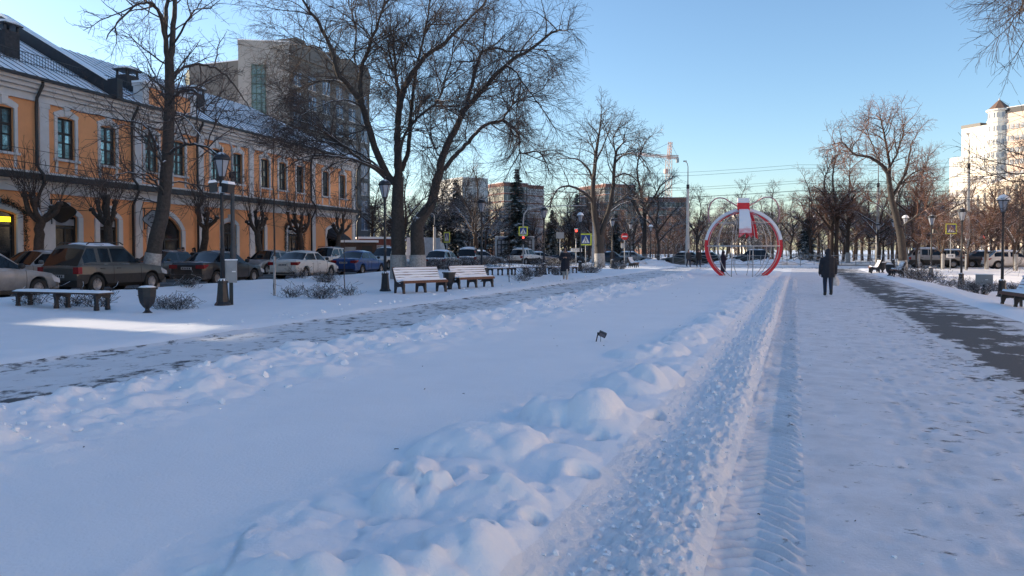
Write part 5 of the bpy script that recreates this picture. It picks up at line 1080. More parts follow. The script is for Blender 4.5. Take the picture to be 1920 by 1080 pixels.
for px_, Y, k, pm, rz, lb in [(832, 57, 'hatch', P_SNOWY, H_N, 'snow-covered hatchback right of the big tree'), (880, 66, 'suv', P_SNOWY, H_N+.2, 'snow-covered dark SUV behind the snowy hatchback'), (905, 74, 'sedan', P_SNOWY, .1, 'snow-covered saloon behind the third lamp'), (722, 60, 'suv', P_WHITE, H_F, 'white SUV glimpsed left of the big tree trunks'),
                               (986, 80, 'suv', P_WHITE, 1.0, 'small white SUV seen from behind left of the long-coated woman'), (1012, 88, 'sedan', P_SILVER, .3, 'silver saloon beyond the small white SUV'), (1068, 90, 'sedan', P_NAVY, -.3, 'dark car on the cross street behind the arrow board'), (1148, 90, 'sedan', P_NAVY, -.3, 'dark car on the cross street behind the arching tree'),
                               (1188, 93, 'hatch', P_SILVER, -.3, 'silver car behind the no-entry sign'), (1276, 79, 'hatch', P_GREEN, math.pi-.36, 'dark grey-green car on the cross street left of the ball ornament'), (1322, 84, 'sedan', P_BLACK, math.pi-.36, 'black car partly hidden by two pedestrians'), (1405, 80, 'suv', P_BLACK, math.pi-.36, 'black car seen through the ball ornament'),
                               (1752, 66, 'suv', P_SILVER, -.30, 'silver SUV behind the right-hand lamps'), (1800, 68, 'suv', P_GREEN, -.30, 'dark SUV behind the white-trunked young trees'), (1850, 66, 'sedan', P_BLACK, -.30, 'dark saloon left of the rightmost lamp'), (1900, 62, 'hatch', P_WHITE, -.30, 'white car at the far right edge')]:
    p = gx(px_, Y); p.z = .10 if Y < 76 and px_ < 1000 else .06 if px_ < 1000 else -.06 if topark(p)[1] > 77 else gz(p.x, p.y)
    car(k, pm, p, rz, lb, 'cars standing on the cross street', False, roofsnow=True)
# ------------------------------------------------------------------ park lamps
def make_lamp():
    r_ = empty('park_lamp')
    MB().lathe([(.22, 0), (.22, .05), (.17, .12), (.145, .35), (.125, .62), (.135, .64), (.135, .70), (.10, .74)], 8, smooth=False, a0=math.pi/8).build('base', M_IRON, r_)
    MB().lathe([(.135, .70), (.11, .73), (.062, .76)], 8).build('snow', M_SNOWCAP, r_)
    MB().lathe([(.058, .7), (.055, 1.5), (.065, 1.52), (.065, 1.58), (.05, 1.6), (.042, 3.35), (.062, 3.38), (.05, 3.45), (.075, 3.52), (.10, 3.56)], 12).build('pole', M_IRON, r_)
    n = 6; zb, zt = 3.56, 4.02; rb, rt = .095, .215
    fr_ = MB()
    for k in range(n):
        a = 2*math.pi*k/n; fr_.tube([(rb*math.cos(a), rb*math.sin(a), zb), (rt*math.cos(a), rt*math.sin(a), zt)], .013, 4)
        b_ = 2*math.pi*(k+1)/n
        for r0, z0 in ((rb, zb), (rt, zt)): fr_.tube([(r0*math.cos(a), r0*math.sin(a), z0), (r0*math.cos(b_), r0*math.sin(b_), z0)], .014, 4)
    fr_.build('lantern_frame', M_IRON, r_)
    for k in range(n):
        a, b_ = 2*math.pi*k/n, 2*math.pi*(k+1)/n; q = .985
        MB().add([(rb*q*math.cos(a), rb*q*math.sin(a), zb), (rb*q*math.cos(b_), rb*q*math.sin(b_), zb), (rt*q*math.cos(b_), rt*q*math.sin(b_), zt), (rt*q*math.cos(a), rt*q*math.sin(a), zt)], [(0, 1, 2, 3)]).build('pane', M_LAMPGLASS, r_)
    MB().lathe([(.25, 4.02), (.255, 4.05), (.20, 4.14), (.10, 4.21), (.05, 4.23)], 6).build('cap', M_IRONS, r_); MB().lathe([(.05, 4.22), (.02, 4.26), (.035, 4.30), (.012, 4.34), (.005, 4.42)], 8).build('finial', M_IRON, r_)
    return r_
lp0 = make_lamp()
LAMPS = [(417, 20.6, 'black park lamp with floodlights nearest the camera, left of the benches'), (722, 28.2, 'black park lamp directly left of the first snowy bench'), (903, 39, 'black park lamp behind the second snowy bench'), (1020, 46.5, 'black park lamp just left of the long-coated woman'), (1088, 54, 'snow-capped park lamp right of the long-coated woman'), (1148, 63, 'black park lamp right of the arching tree trunk'), (1182, 72, 'dark park lamp beside the no-entry sign'), (1220, 80, 'snow-capped far park lamp left of the parked grey-green car'),
         (1880, 31, 'black park lamp nearest the right edge of the picture'), (1803, 40, 'black park lamp behind the snowy bushes, second from the right edge'), (1746, 50, 'park lamp with a dark box under the lantern, third from the right edge'), (1697, 57.5, 'snow-capped park lamp beside the leaning brown tree'), (1675, 66, 'dark park lamp left of the leaning brown tree'), (1646, 74, 'farthest park lamp of the right row near the fence')]
lamps = []
for i, (px_, Y, lb) in enumerate(LAMPS):
    p = on(px_, Y); p.z -= .02
    if i == 0: lp0.location = p; tag(lp0, lb, 'street lamp', 'park lamps'); lamps.append(lp0)
    else: lamps.append(None)
for i, (px_, Y, lb) in enumerate(LAMPS):
    if i: p = on(px_, Y); p.z -= .02; lamps[i] = dup(lp0, p, i*.37, lb, 'park lamps')
for i in (4, 7, 8, 11): MB().lathe([(.262, 4.045), (.235, 4.13), (.14, 4.24), (.03, 4.28)], 10).build('snow_cap', M_SNOWCAP, lamps[i])
# floodlights and junction box on the nearest lamp
def flood(parent, z, a, snow=True):
    M4 = Matrix.Rotation(a, 4, 'Z')
    f_ = MB().prism([(.10, z-.13), (.30, z-.16), (.34, z+.08), (.12, z+.12)], -.13, .13, M4).build('floodlight', M_IRON, parent)
    if snow: MB().prism([(.11, z+.122), (.35, z+.082), (.32, z+.16), (.16, z+.185)], -.14, .14, M4).build('snow', M_SNOWCAP, f_)
flood(lamps[0], 3.28, 3.5); flood(lamps[0], 3.26, -.35); MB().cbox((.04, -.08, 3.20), (.14, .12, .16)).build('junction_box', mat('white_box', (.55, .56, .58), .5), lamps[0]); flood(lamps[10], 3.15, 2.8, False)
def cabinet(px_, Y, label, rz, w_=.46, h=.55, z=.48):
    r_ = empty('cabinet', on(px_, Y), rz, label, 'cabinet'); MB().box(-.05, .05, -.04, .04, -.1, z).build('post', M_IRON, r_); MB().box(-w_/2, w_/2, -.12, .12, z, z+h).build('box', M_GREYMETAL, r_); MB().box(-w_/2+.03, w_/2-.03, -.13, -.12, z+.03, z+h-.03).build('door', M_GREYMETAL, r_); MB().cbox((.08, -.138, z+h*.5), (.10, .015, .03)).build('label_plate', M_LETTER, r_); MB().box(-w_/2-.02, w_/2+.02, -.14, .14, z+h, z+h+.03).build('snow', M_SNOWCAP, r_)
cabinet(433, 20.8, 'grey metal cabinet on a post right behind the first lamp base', .3, .30, .62, .62); cabinet(1846, 31.8, 'grey metal cabinet beside the snowy bush on the right', -.5, .62, .42, .42)
# ------------------------------------------------------------------ benches
def slatted_bench(Lb=2.0, legs=3):
    """front faces local -y, origin under its middle"""
    r_ = empty('park_bench')
    side = [(.02, 0), (.07, 0), (.085, .12), (.12, .22), (.34, .25), (.44, .24), (.49, .12), (.50, .02), (.57, 0), (.58, .04), (.56, .14), (.565, .30), (.55, .38), (.50, .42), (.44, .40), (.34, .345), (.22, .36), (.13, .44), (.04, .66), (-.04, .84), (-.10, .86), (-.13, .83), (-.09, .80), (-.02, .62), (.03, .42), (.02, .25)]
    mm = MB().prism([(-x+.28, z) for x, z in side], -.035, .035, Matrix(((0, 1, 0, 0), (1, 0, 0, 0), (0, 0, 1, 0), (0, 0, 0, 1)))).mesh('leg', M_IRON)
    for k in range(legs): link('leg', mm, r_, (-Lb/2+.06+(Lb-.12)*k/(legs-1), 0, 0))
    path = [(-.27, .425), (-.19, .415), (-.11, .39), (-.03, .375), (.05, .385), (.12, .43), (.165, .52), (.205, .61), (.245, .70), (.285, .79), (.325, .865)]
    for i, (y, z) in enumerate(path):
        t0 = path[max(0, i-1)]; t1 = path[min(len(path)-1, i+1)]; a = math.atan2(t1[1]-t0[1], t1[0]-t0[0])
        MB().box(-Lb/2, Lb/2, -.034, .034, -.012, .016).build('seat_plank' if i < 5 else 'back_plank', M_WOOD, r_, (0, y, z+.015), (a, 0, 0))
    MB().box(-Lb/2, Lb/2, -.012, .012, -.035, .035).build('front_rail', mat('brown_rail', (.13, .055, .032), .6, vary=.3, scale=14), r_, (0, -.32, .40))
    # snow lying on seat and back, uneven with the upper slats showing through
    rg = np.random.default_rng(4); sp = smooth_line([(y, z) for y, z in path[0:]], 3); nx = 44; V = []
    xs_ = np.linspace(-Lb/2+.01, Lb/2-.01, nx); nn = fbm(np.repeat(xs_[:, None]*2.3, len(sp), 1), np.repeat(np.arange(len(sp))[None]*.6, nx, 0)+3, 3)
    for i in range(nx):
        for j, (y, z) in enumerate(sp):
            u = j/(len(sp)-1); th = .05+.02*nn[i, j] if u < .5 else .05*(nn[i, j]-.40)+.008
            if u > .5 and (j % 3 == 1): th -= .03*(.25+1.0*nn[i, j])
            if u > .95: th = .06
            if i in (0, nx-1) or j == 0: th = -.0
            t0 = sp[max(0, j-1)]; t1 = sp[min(len(sp)-1, j+1)]; d = t1-t0; d = d/np.linalg.norm(d); V.append((xs_[i], y-d[1]*(th+.025), z+d[0]*(th+.025)))
    m_s = len(sp); fs = np.array([[i*m_s+j, i*m_s+j+1, (i+1)*m_s+j+1, (i+1)*m_s+j] for i in range(nx-1) for j in range(m_s-1)])[:, ::-1]
    link('snow', np_mesh('snow', np.array(V), fs, M_SNOWCAP), r_)
    return r_
bn0 = slatted_bench()
def face(px_, Y, px2, Y2): a, c = gx(px_, Y), gx(px2, Y2); d = c-a; return math.atan2(d.y, d.x), (a+c)/2
BEN = [(736, 26.4, 838, 28.4, 1.0, 'snowy slatted bench right of the lamp, nearer of the pair'), (842, 29.5, 924, 31.0, 1.0, 'snowy slatted bench, farther of the pair before the hedge')]
def put_bench(src, p, rz, lb, first=False, sc_=1.0):
    p = Vector(p); p.z = gz(p.x, p.y)-.02
    o = src if first else dup(src, p, rz, lb)
    o.location = p; o.rotation_euler = (0, 0, rz); tag(o, lb, 'bench', 'slatted park benches'); o.scale = (sc_,)*3; return o
rz, c = face(736, 26.4, 838, 28.2); put_bench(bn0, c, rz, BEN[0][5], True, 1.03)
rz, c = face(843, 29.4, 924, 31.2); put_bench(bn0, c, rz, BEN[1][5], sc_=1.0)
for px_, Y, rz, lb in [(1640, 52, -PAZ-1.57, 'far snowy bench on the right beside the swept path'), (1682, 44.5, -PAZ-1.57, 'snowy bench on the right next to the dense brown bush'), (1188, 66, 1.25, 'small far bench left of the cross street, heaped with snow'), (1925, 20.8, -PAZ-1.57+.12, 'snow-laden bench cut off by the right edge of the picture')]:
    put_bench(bn0, gx(px_, Y), rz, lb, sc_=1.0 if px_ > 1200 else 1.05)
def thick_snow(parent, Lb=2.0):
    rg = np.random.default_rng(1); nx, ny = 20, 9; V = []
    for i in range(nx):
        for j in range(ny):
            e = min(i, nx-1-i, 2)/2*min(1, min(j, ny-1-j)/1.5); V.append((-Lb/2+Lb*i/(nx-1), -.33+.52*j/(ny-1), .40+.10*e+.25*max(0, j-6)/2*e+.008*rg.normal()*e))
    link('deep_snow', np_mesh('deep_snow', np.array(V), np.array([[i*ny+j, (i+1)*ny+j, (i+1)*ny+j+1, i*ny+j+1] for i in range(nx-1) for j in range(ny-1)]), M_SNOWCAP), parent)
thick_snow([o for o in bpy.data.objects if o.get('label', '').startswith('snow-laden bench')][0])
def flat_bench():
    r_ = empty('flat_bench'); Lb = 3.0
    lg = MB()
    for y in (-.17, .17): lg.prism([(y-.055, 0), (y+.055, 0), (y+.05, .08), (y+.035, .12), (y+.04, .30), (y-.04, .30), (y-.035, .12), (y-.05, .08)], -.04, .04, Matrix(((0, 1, 0, 0), (1, 0, 0, 0), (0, 0, 1, 0), (0, 0, 0, 1))))
    lg.prism([(-.24, .40), (-.22, .30), (-.10, .30), (-.05, .345), (.05, .345), (.10, .30), (.22, .30), (.24, .40)], -.042, .042, Matrix(((0, 1, 0, 0), (1, 0, 0, 0), (0, 0, 1, 0), (0, 0, 0, 1)))); lg = lg.mesh('leg', M_IRON)
    for x in (-Lb*.45, 0, Lb*.45): link('leg', lg, r_, (x, 0, 0))
    for i in range(4): MB().box(-Lb/2, Lb/2, -.055, .055, .405, .445).build('plank', mat('dark_brown_planks', (.05, .028, .022), .6, vary=.3, scale=12), r_, (0, -.183+.122*i, 0))
    nx, ny = 40, 7; V = []; rg = np.random.default_rng(2)
    for i in range(nx):
        for j in range(ny):
            e = min(1, min(i, nx-1-i))*min(1, min(j, ny-1-j)); V.append((-Lb/2+Lb*i/(nx-1), -.23+.46*j/(ny-1), .447+e*(.045+.012*rg.random())))
    link('snow', np_mesh('snow', np.array(V), np.array([[i*ny+j, (i+1)*ny+j, (i+1)*ny+j+1, i*ny+j+1] for i in range(nx-1) for j in range(ny-1)]), M_SNOWCAP), r_); return r_
fb0 = flat_bench()
rz, c = face(8, 20.2, 230, 18.9); c.z = gz(c.x, c.y)-.02; fb0.location = c; fb0.rotation_euler = (0, 0, rz); tag(fb0, 'long backless dark bench with snow on top at the left edge', 'bench', 'backless benches')
for x0, Y0, x1, Y1, lb in [(917, 44, 958, 45.5, 'far backless snowy bench left of the sapling behind the slatted benches'), (960, 46, 1012, 47.5, 'far backless snowy bench between sapling and fourth lamp'), (1030, 48, 1080, 49.5, 'far backless bench behind the long-coated woman')]:
    rz, c = face(x0, Y0, x1, Y1); c.z = gz(c.x, c.y); o = dup(fb0, c, rz, lb, 'backless benches'); o.scale = ((gx(x1, Y1)-gx(x0, Y0)).length/3.0, 1, 1)
# ------------------------------------------------------------------ urns and bins
def urn(loc, label, s_=1.0):
    r_ = empty('urn', loc, 0, label, 'litter bin', 'black cast-iron urns'); r_.scale = (s_,)*3
    MB().lathe([(.12, 0), (.13, .03), (.09, .06), (.055, .10), (.055, .14), (.11, .19), (.18, .29), (.215, .44), (.225, .60), (.225, .63)], 8, smooth=False).build('bowl', M_IRON, r_); MB().lathe([(.225, .62), (.265, .63), (.265, .68), (.20, .68)], 8, smooth=False).build('rim', M_IRON, r_); MB().lathe([(.23, .675), (.15, .715), (.02, .73)], 10).build('snow', M_SNOWCAP, r_); return r_
p = on(275, 18.6); p.z -= .03; urn(p, 'black cast-iron urn bin under the tall tree at the left', .98)
for px_, Y, lb in [(842, 29.4, 'black urn bin between the two slatted benches'), (905, 36.5, 'black urn bin at the foot of the third left lamp'), (1668, 45.2, 'black urn bin beside the bench on the right'), (1655, 51.5, 'black urn bin beside the far bench on the right')]:
    p = on(px_, Y); p.z -= .03; urn(p, lb, 1.05)
# floodlight sticking out of the snowy lawn
p = on(1119, 12.4); r_ = empty('lawn_floodlight', p, 0, 'small black floodlight on a stake poking out of the snowy lawn', 'floodlight'); r_.scale = (.82,)*3
MB().tube([(-.02, 0, -.05), (.03, 0, .17)], .013, 6).build('stake', M_IRON, r_); MB().tube([(.08, .01, -.02), (.085, 0, .06), (.075, 0, .12)], .005, 5).build('cable', M_IRON, r_)
MB().box(-.03, .05, -.03, .03, -.02, .02).build('bracket', M_IRON, r_, (.045, 0, .165), (0, .3, 0)); hd = MB().box(-.075, .075, -.05, .03, -.045, .045).build('lamp_head', M_IRON, r_, (.12, 0, .155), (.35, .42, 0)); MB().box(-.06, .06, -.056, -.05, -.033, .033).build('glass', mat('dusty_glass', (.12, .10, .11), .4), hd)
# stones and litter specks on the lawn
# ------------------------------------------------------------------ ball ornament
p = on(1393, 43.6); p.z -= .06;  RO = 2.12; ZC = 1.80
M_RED = mat('red_ribbon_paint', (0.72, 0.022, 0.035), 0.45, vary=.12, scale=3); M_REDS = mat('red_ribbon_snowy', (0.70, 0.022, 0.035), 0.45, vary=.15, scale=3, snow=(.25, .50, 2.2, .25)); M_RIB = mat('silvery_tube', (0.48, 0.47, 0.46), .45, .2, vary=.15)
r_ = empty('ball_ornament', p, -.24, 'giant openwork christmas ball with red ribbon bands and bow', 'ornament')
def band(rad, w_, th, a0, a1, n, phi, m_b, nm, R2=None):
    """arc of a flat band in the vertical plane turned by phi; angle 0 = top"""
    v = []; Mz = Matrix.Rotation(phi, 4, 'Z')
    for k in range(n+1):
        a = a0+(a1-a0)*k/n
        for rr in (rad, rad-th):
            for s_ in (-1, 1): v.append(Mz @ Vector((rr*math.sin(a), s_*w_/2, ZC+rr*math.cos(a))))
    f = []
    for k in range(n):
        b_ = 4*k; f += [(b_, b_+1, b_+5, b_+4), (b_+2, b_+6, b_+7, b_+3), (b_, b_+4, b_+6, b_+2), (b_+1, b_+3, b_+7, b_+5)]
    return MB().add(v, f+[(0, 2, 3, 1), (4*n, 4*n+1, 4*n+3, 4*n+2)]).build(nm, m_b, r_)
lim = math.pi-math.acos(min(1, (ZC-.02)/RO))-.0
for sgn in (-1, 1): band(RO+.05, .34, .26, .10*sgn, lim*sgn, 30, 0, M_REDS, 'red_hoop')
for sgn in (-1, 1): band(RO+.07, .36, .16, .12*sgn, 1.40*sgn, 18, 0, M_SNOWCAP, 'snow')
bv = math.pi-math.acos((ZC-.0)/(RO-.08))
for k in range(6):
    phi = math.pi*(k+.5)/6
    for sgn in (-1, 1):
        pts = [(sgn*(RO-.10)*math.sin(a)*math.cos(phi), sgn*(RO-.10)*math.sin(a)*math.sin(phi), ZC+(RO-.10)*math.cos(a)) for a in np.linspace(.06, bv, 18)]
        if abs(phi-math.pi/2) < .3 and sgn < 0: pts = pts[:10]
        MB().tube(pts, .021, 6).build('meridian', M_RIB, r_)
for z_, nm in ((0.0, 'equator_ring'), (1.35, 'upper_ring')):
    rr = math.sqrt((RO-.10)**2-z_**2); MB().tube([(rr*math.cos(a), rr*math.sin(a), ZC+z_) for a in np.linspace(0, 2*math.pi, 33)], .036 if z_ == 0 else .02, 6, cap=False).build(nm, M_RIB, r_)
for x in (-.72, .42): MB().tube([(x, -1.75, 0), (x, -1.95, ZC*.6), (x, -1.9, ZC)], .03, 6).build('door_post', M_RIB, r_)
# hanging ribbon ends, knot and bow
def ribbon(phi, w_, L_ang, m_b, nm, tail=True):
    n = 10; v = []; Mz = Matrix.Rotation(phi, 4, 'Z')
    for k in range(n+1):
        a = .08+L_ang*k/n; ww = w_*(.80+.35*k/n)/2
        for q in (-1, 0, 1):
            aa = a-(.16 if (k == n and q == 0 and tail) else 0); rr = RO+.05
            v.append(Mz @ Vector((rr*math.sin(aa), q*ww, ZC+rr*math.cos(aa))))
    v2 = [u-(u-Vector((0, 0, ZC))).normalized()*.04 for u in v]; m3 = len(v)
    f = [(3*k+q, 3*k+q+1, 3*k+q+4, 3*k+q+3) for k in range(n) for q in (0, 1)]; f2 = [(a+m3, d+m3, c_+m3, b_+m3) for a, b_, c_, d in f]
    ed = [(3*k, 3*k+3, 3*k+3+m3, 3*k+m3) for k in range(n)]+[(3*k+2, 3*k+2+m3, 3*k+5+m3, 3*k+5) for k in range(n)]+[(3*n, 3*n+1, 3*n+1+m3, 3*n+m3), (3*n+1, 3*n+2, 3*n+2+m3, 3*n+1+m3)]
    return MB().add(v+v2, f+f2+ed).build(nm, m_b, r_)
ribbon(-math.pi/2, .62, 1.28, M_REDS, 'ribbon_end'); ribbon(math.pi/2-.3, .62, 1.28, M_RED, 'ribbon_end')
MB().box(-.33, .33, -.33, .33, ZC+RO-.06, ZC+RO+.38).build('bow_knot', M_RED, r_); MB().box(-.32, .32, -.32, .32, ZC+RO+.38, ZC+RO+.66).build('snow', M_SNOWCAP, r_)
for s_ in (-1, 1):
    lo = [(.28, .18), (.75, .48), (1.15, .68), (1.55, .66), (1.85, .35), (1.98, -.2), (1.9, -.75), (1.7, -.55), (1.2, .05), (.7, .02), (.28, .10)]
    MB().tube([Vector((x*s_, (.22 if i < 6 else -.22)*0.6, ZC+RO+z)) for i, (x, z) in enumerate([tuple(q) for q in smooth_line(lo[:7], 4)])], .045, 6).build('bow_loop', mat('pinkish_tube', (.42, .24, .25), .5, snow=(.5, .8, 3, .3)), r_)
# ------------------------------------------------------------------ signs, signals, masts
M_YEL = mat('sign_yellow_green', (.62, .66, .06), .5, vary=.08); M_SBLUE = mat('sign_blue', (.012, .045, .20), .5, vary=.08); M_SWHITE = mat('sign_white', (.72, .72, .72), .5, vary=.05); M_SRED = mat('sign_red', (.50, .02, .025), .5, vary=.08)
M_SIGNAL = mat('red_signal', (.9, .05, .03), .4, emit=((1, .06, .04), 2.2))
def pole(parent, h, rad=.035, m_p=None, nm='post'): return MB().lathe([(rad, -.2), (rad, h)], 10).build(nm, m_p or M_GALV, parent)
def cross_sign(parent, z, s_=.9, rz=0.0, x=0.0):
    b_ = empty('crossing_sign_panel', (x, -.05, z), rz); b_.parent = parent
    MB().box(-s_*.5, s_*.5, -.012, .012, -s_*.5, s_*.5).build('border', M_YEL, b_); MB().box(-s_*.38, s_*.38, -.016, .005, -s_*.38, s_*.38).build('blue_field', M_SBLUE, b_)
    MB().prism([(-s_*.33, -s_*.30), (s_*.33, -s_*.30), (0, s_*.31)], -.020, .0).build('white_triangle', M_SWHITE, b_)
    k = s_*.01; fig = MB()
    fig.lathe([(k*4.5, -.003), (k*4.5, .003)], 10, (0, 0, 0)); 
    f2 = MB().prism([(-k*3, -k*2), (k*5, -k*2), (k*3, k*10), (-k*2, k*10)], -.024, 0).prism([(-k*3, -k*2), (k*1, -k*2), (-k*10, -k*27), (-k*15, -k*27)], -.024, 0).prism([(0, -k*2), (k*5, -k*2), (k*14, -k*27), (k*9, -k*27)], -.024, 0).prism([(k*2, k*9), (k*4, k*6), (k*13, -k*3), (k*11, -k*5)], -.024, 0).prism([(-k*2, k*9), (-k*3, k*5), (-k*13, k*1), (-k*12, k*4)], -.024, 0).prism([(-k*3, k*12), (k*3, k*12), (k*3, k*18), (-k*3, k*18)], -.024, 0)
    f2.build('walking_figure', M_IRON, b_); return b_
def signal(parent, z, x=0.0, y=-.12, lit=True):
    b_ = MB().box(x-.15, x+.15, y-.12, y+.08, z-.42, z+.42).build('signal_head', M_TRIM, parent)
    for k, dz in enumerate((.27, 0, -.27)): MB().lathe([(.11, 0), (.11, .03), (.02, .04)], 14, cap=True).build('lens', (M_SIGNAL if k == 0 and lit else M_FRAME), b_, (x, y-.12, z+dz), (math.pi/2, 0, 0))
    MB().box(x-.17, x+.17, y-.16, y+.09, z+.42, z+.48).build('snow', M_SNOWCAP, b_)
def thing_at(nm, px_, Y, label, cat, rz=0, grp=None):
    p = gx(px_, Y); p.z = max(gz(p.x, p.y), -.4) if Y < 68 else 0.05; return empty(nm, p, rz, label, cat, grp)
t_ = thing_at('signal_mast', 981, 78, 'tall curved-arm mast with crossing sign and red signal before the display board', 'traffic light')
H0 = 6.0
MB().tube([(0, 0, -.2), (0, 0, 4.6), (.08, 0, 5.3), (.4, 0, 5.75), (1.0, 0, 5.95), (3, .0, 6.15), (7.2, .0, 6.25)], [.085, .08, .075, .07, .06, .055, .045], 10).build('mast', M_GALV, t_); cross_sign(t_, 3.55, .95); signal(t_, 2.6); MB().box(6.6, 7.6, -.08, .05, 6.0, 7.1).build('overhead_sign', M_FRAME, t_)
t_ = thing_at('signal_mast', 1080, 70, 'traffic signal showing red beside the white lettered board', 'traffic light'); pole(t_, 3.4, .05); signal(t_, 3.1)
MB().box(-.5, .55, -.09, -.06, 1.42, 1.74).build('lettered_board', M_SWHITE, t_); text(t_, 'СТОП', .26, (.05, -.095, 1.58), M_IRON, 'lettering')
t_ = thing_at('crossing_sign', 1098, 66, 'large yellow-edged pedestrian crossing sign right of the red signal', 'road sign'); pole(t_, 2.6, .035); cross_sign(t_, 2.45, 1.05, -.15)
t_ = thing_at('crossing_sign', 838, 66, 'yellow-edged pedestrian crossing sign right of the big tree, turned sideways', 'road sign'); pole(t_, 3.3, .04); cross_sign(t_, 3.1, .95, -.9)
t_ = thing_at('crossing_sign', 1782, 58, 'yellow-edged crossing sign behind the right-hand lamps', 'road sign'); pole(t_, 3.6, .035); cross_sign(t_, 3.2, .82, -.15); MB().box(-.32, .32, -.07, -.04, .95, 1.25).build('arrow_plate', M_SWHITE, t_); MB().prism([(-.2, 1.08), (.08, 1.08), (.08, 1.03), (.22, 1.10), (.08, 1.17), (.08, 1.12), (-.2, 1.12)], -.078, -.07).build('arrow', M_IRON, t_)
t_ = thing_at('no_entry_sign', 1171, 70, 'round red no-entry sign near the far park lamps', 'road sign'); pole(t_, 3.2, .045)
MB().lathe([(.33, 0), (.33, .02)], 24).build('disc', M_SRED, t_, (0, -.05, 2.85), (math.pi/2, 0, 0)); MB().box(-.24, .24, -.085, -.072, 2.79, 2.91).build('bar', M_SWHITE, t_); MB().box(-.34, .0, -.2, -.02, 1.75, 2.2).build('control_box', M_GALV, t_)
t_ = thing_at('sign_back', 1050, 72, 'blank-backed sign plate on a thin post left of the red signal', 'road sign'); pole(t_, 3.3, .035); MB().box(-.38, .38, -.06, -.035, 2.7, 3.3).build('plate', M_GREYMETAL, t_)
t_ = thing_at('signal_mast', 1700, 64, 'dark signal post beside the leaning brown tree', 'traffic light'); pole(t_, 2.5, .05); signal(t_, 2.2, lit=False)
t_ = thing_at('small_signal', 1840, 66, 'small red signal behind the right-hand lawn', 'traffic light'); pole(t_, 2.5, .05); signal(t_, 2.4)
def mast(px_, Y, top, label, arm=True, k=1.0, m_c=None):
    p = gx(px_, Y); t2 = empty('light_mast', p, 0, label, 'lamp post'); h = at(px_, top, Y).z
    MB().lathe([(.23*k, -.3), (.20*k, h*.28), (.16*k, h*.29), (.13*k, h*.75), (.12*k, h*.78)], 12).build('post', m_c or M_CONCRETE, t2); MB().lathe([(.15, h*.74), (.15, h*.78)], 10).build('collar', M_IRON, t2); MB().tube([(0, 0, h*.77), (0, 0, h*.95), (-.1, -.05, h*.985), (-.35, -.3, h)], [.06, .045, .04, .035], 8).build('arm', M_GALV, t2); MB().box(-.55, -.25, -.5, -.25, h-.06, h+.05).build('lamp_head', M_GREYMETAL, t2)
mast(1289, 76, 303, 'tall white concrete light mast left of the ball ornament'); mast(1645, 84, 300, 'concrete light mast behind the rusty trees left of the leaning tree'); mast(1814, 80, 252, 'tall slim light mast in front of the cream tower'); mast(1113, 76, 380, 'thick pale concrete mast right behind the arching tree'); mast(815, 78, 400, 'pale concrete mast right of the big tree'); mast(437, 33, 262, 'dark grey street mast behind the first lamp post', True, .62, mat('dark_pole', (.07, .075, .08), .7))
# overhead tram wires
for i, (z, ds) in enumerate([(6.6, 0), (6.9, 3), (7.3, 6), (7.7, 2), (8.1, 8), (8.7, 5), (9.3, 9), (10.2, 4), (11.4, 12)]):
    s_ = 80+ds; pts = [park(r, s_, z-1.2*math.sin(math.pi*(r % 30)/30)*.35) for r in range(-30, 61, 5)]
    o = MB().tube(pts, .014, 4).build('overhead_wire', M_IRON); tag(o, 'thin dark overhead wire across the cross street', 'wire', 'overhead wires above the cross street')
# display board
p = gx(965, 97); r_ = empty('display_board', p, -.05, 'pale framed display board with rows of notices behind the red signal', 'notice board')
M_PALEBL = mat('pale_board_frame', (.42, .46, .50), .6, vary=.1); wb = 2.55
MB().box(-wb, -wb+.28, -.2, .2, 0, 3.0).box(wb-.28, wb, -.2, .2, 0, 3.0).prism([(-wb, 3.0), (wb, 3.0), (wb, 3.3), (.7, 3.35), (0, 3.62), (-.7, 3.35), (-wb, 3.3)], -.22, .22).build('frame', M_PALEBL, r_); MB().box(-wb+.28, wb-.28, .0, .1, .5, 3.0).build('panel', mat('dark_panel', (.03, .03, .04), .5), r_); MB().prism([(-wb, 3.31), (wb, 3.31), (wb, 3.39), (.7, 3.44), (0, 3.71), (-.7, 3.44), (-wb, 3.39)], -.25, .25).build('snow', M_SNOWCAP, r_)
nt_me = MB().box(-.17, .17, -.04, -.005, 0, .48).mesh('notice', mat('notice_paper', (.42, .43, .48), .6, vary=.3, scale=7))
for i in range(9):
    for j in range(4): link('notice', nt_me, r_, (-2.0+i*.5, 0, .62+j*.58))
MB().box(-2.1, -.9, -.235, -.222, 3.1, 3.2).box(1.0, 2.1, -.235, -.222, 3.1, 3.2).build('lettering_strip', M_SBLUE, r_); MB().lathe([(.13, 0), (.13, .015)], 14).build('emblem', M_SBLUE, r_, (0, -.22, 3.3), (math.pi/2, 0, 0))
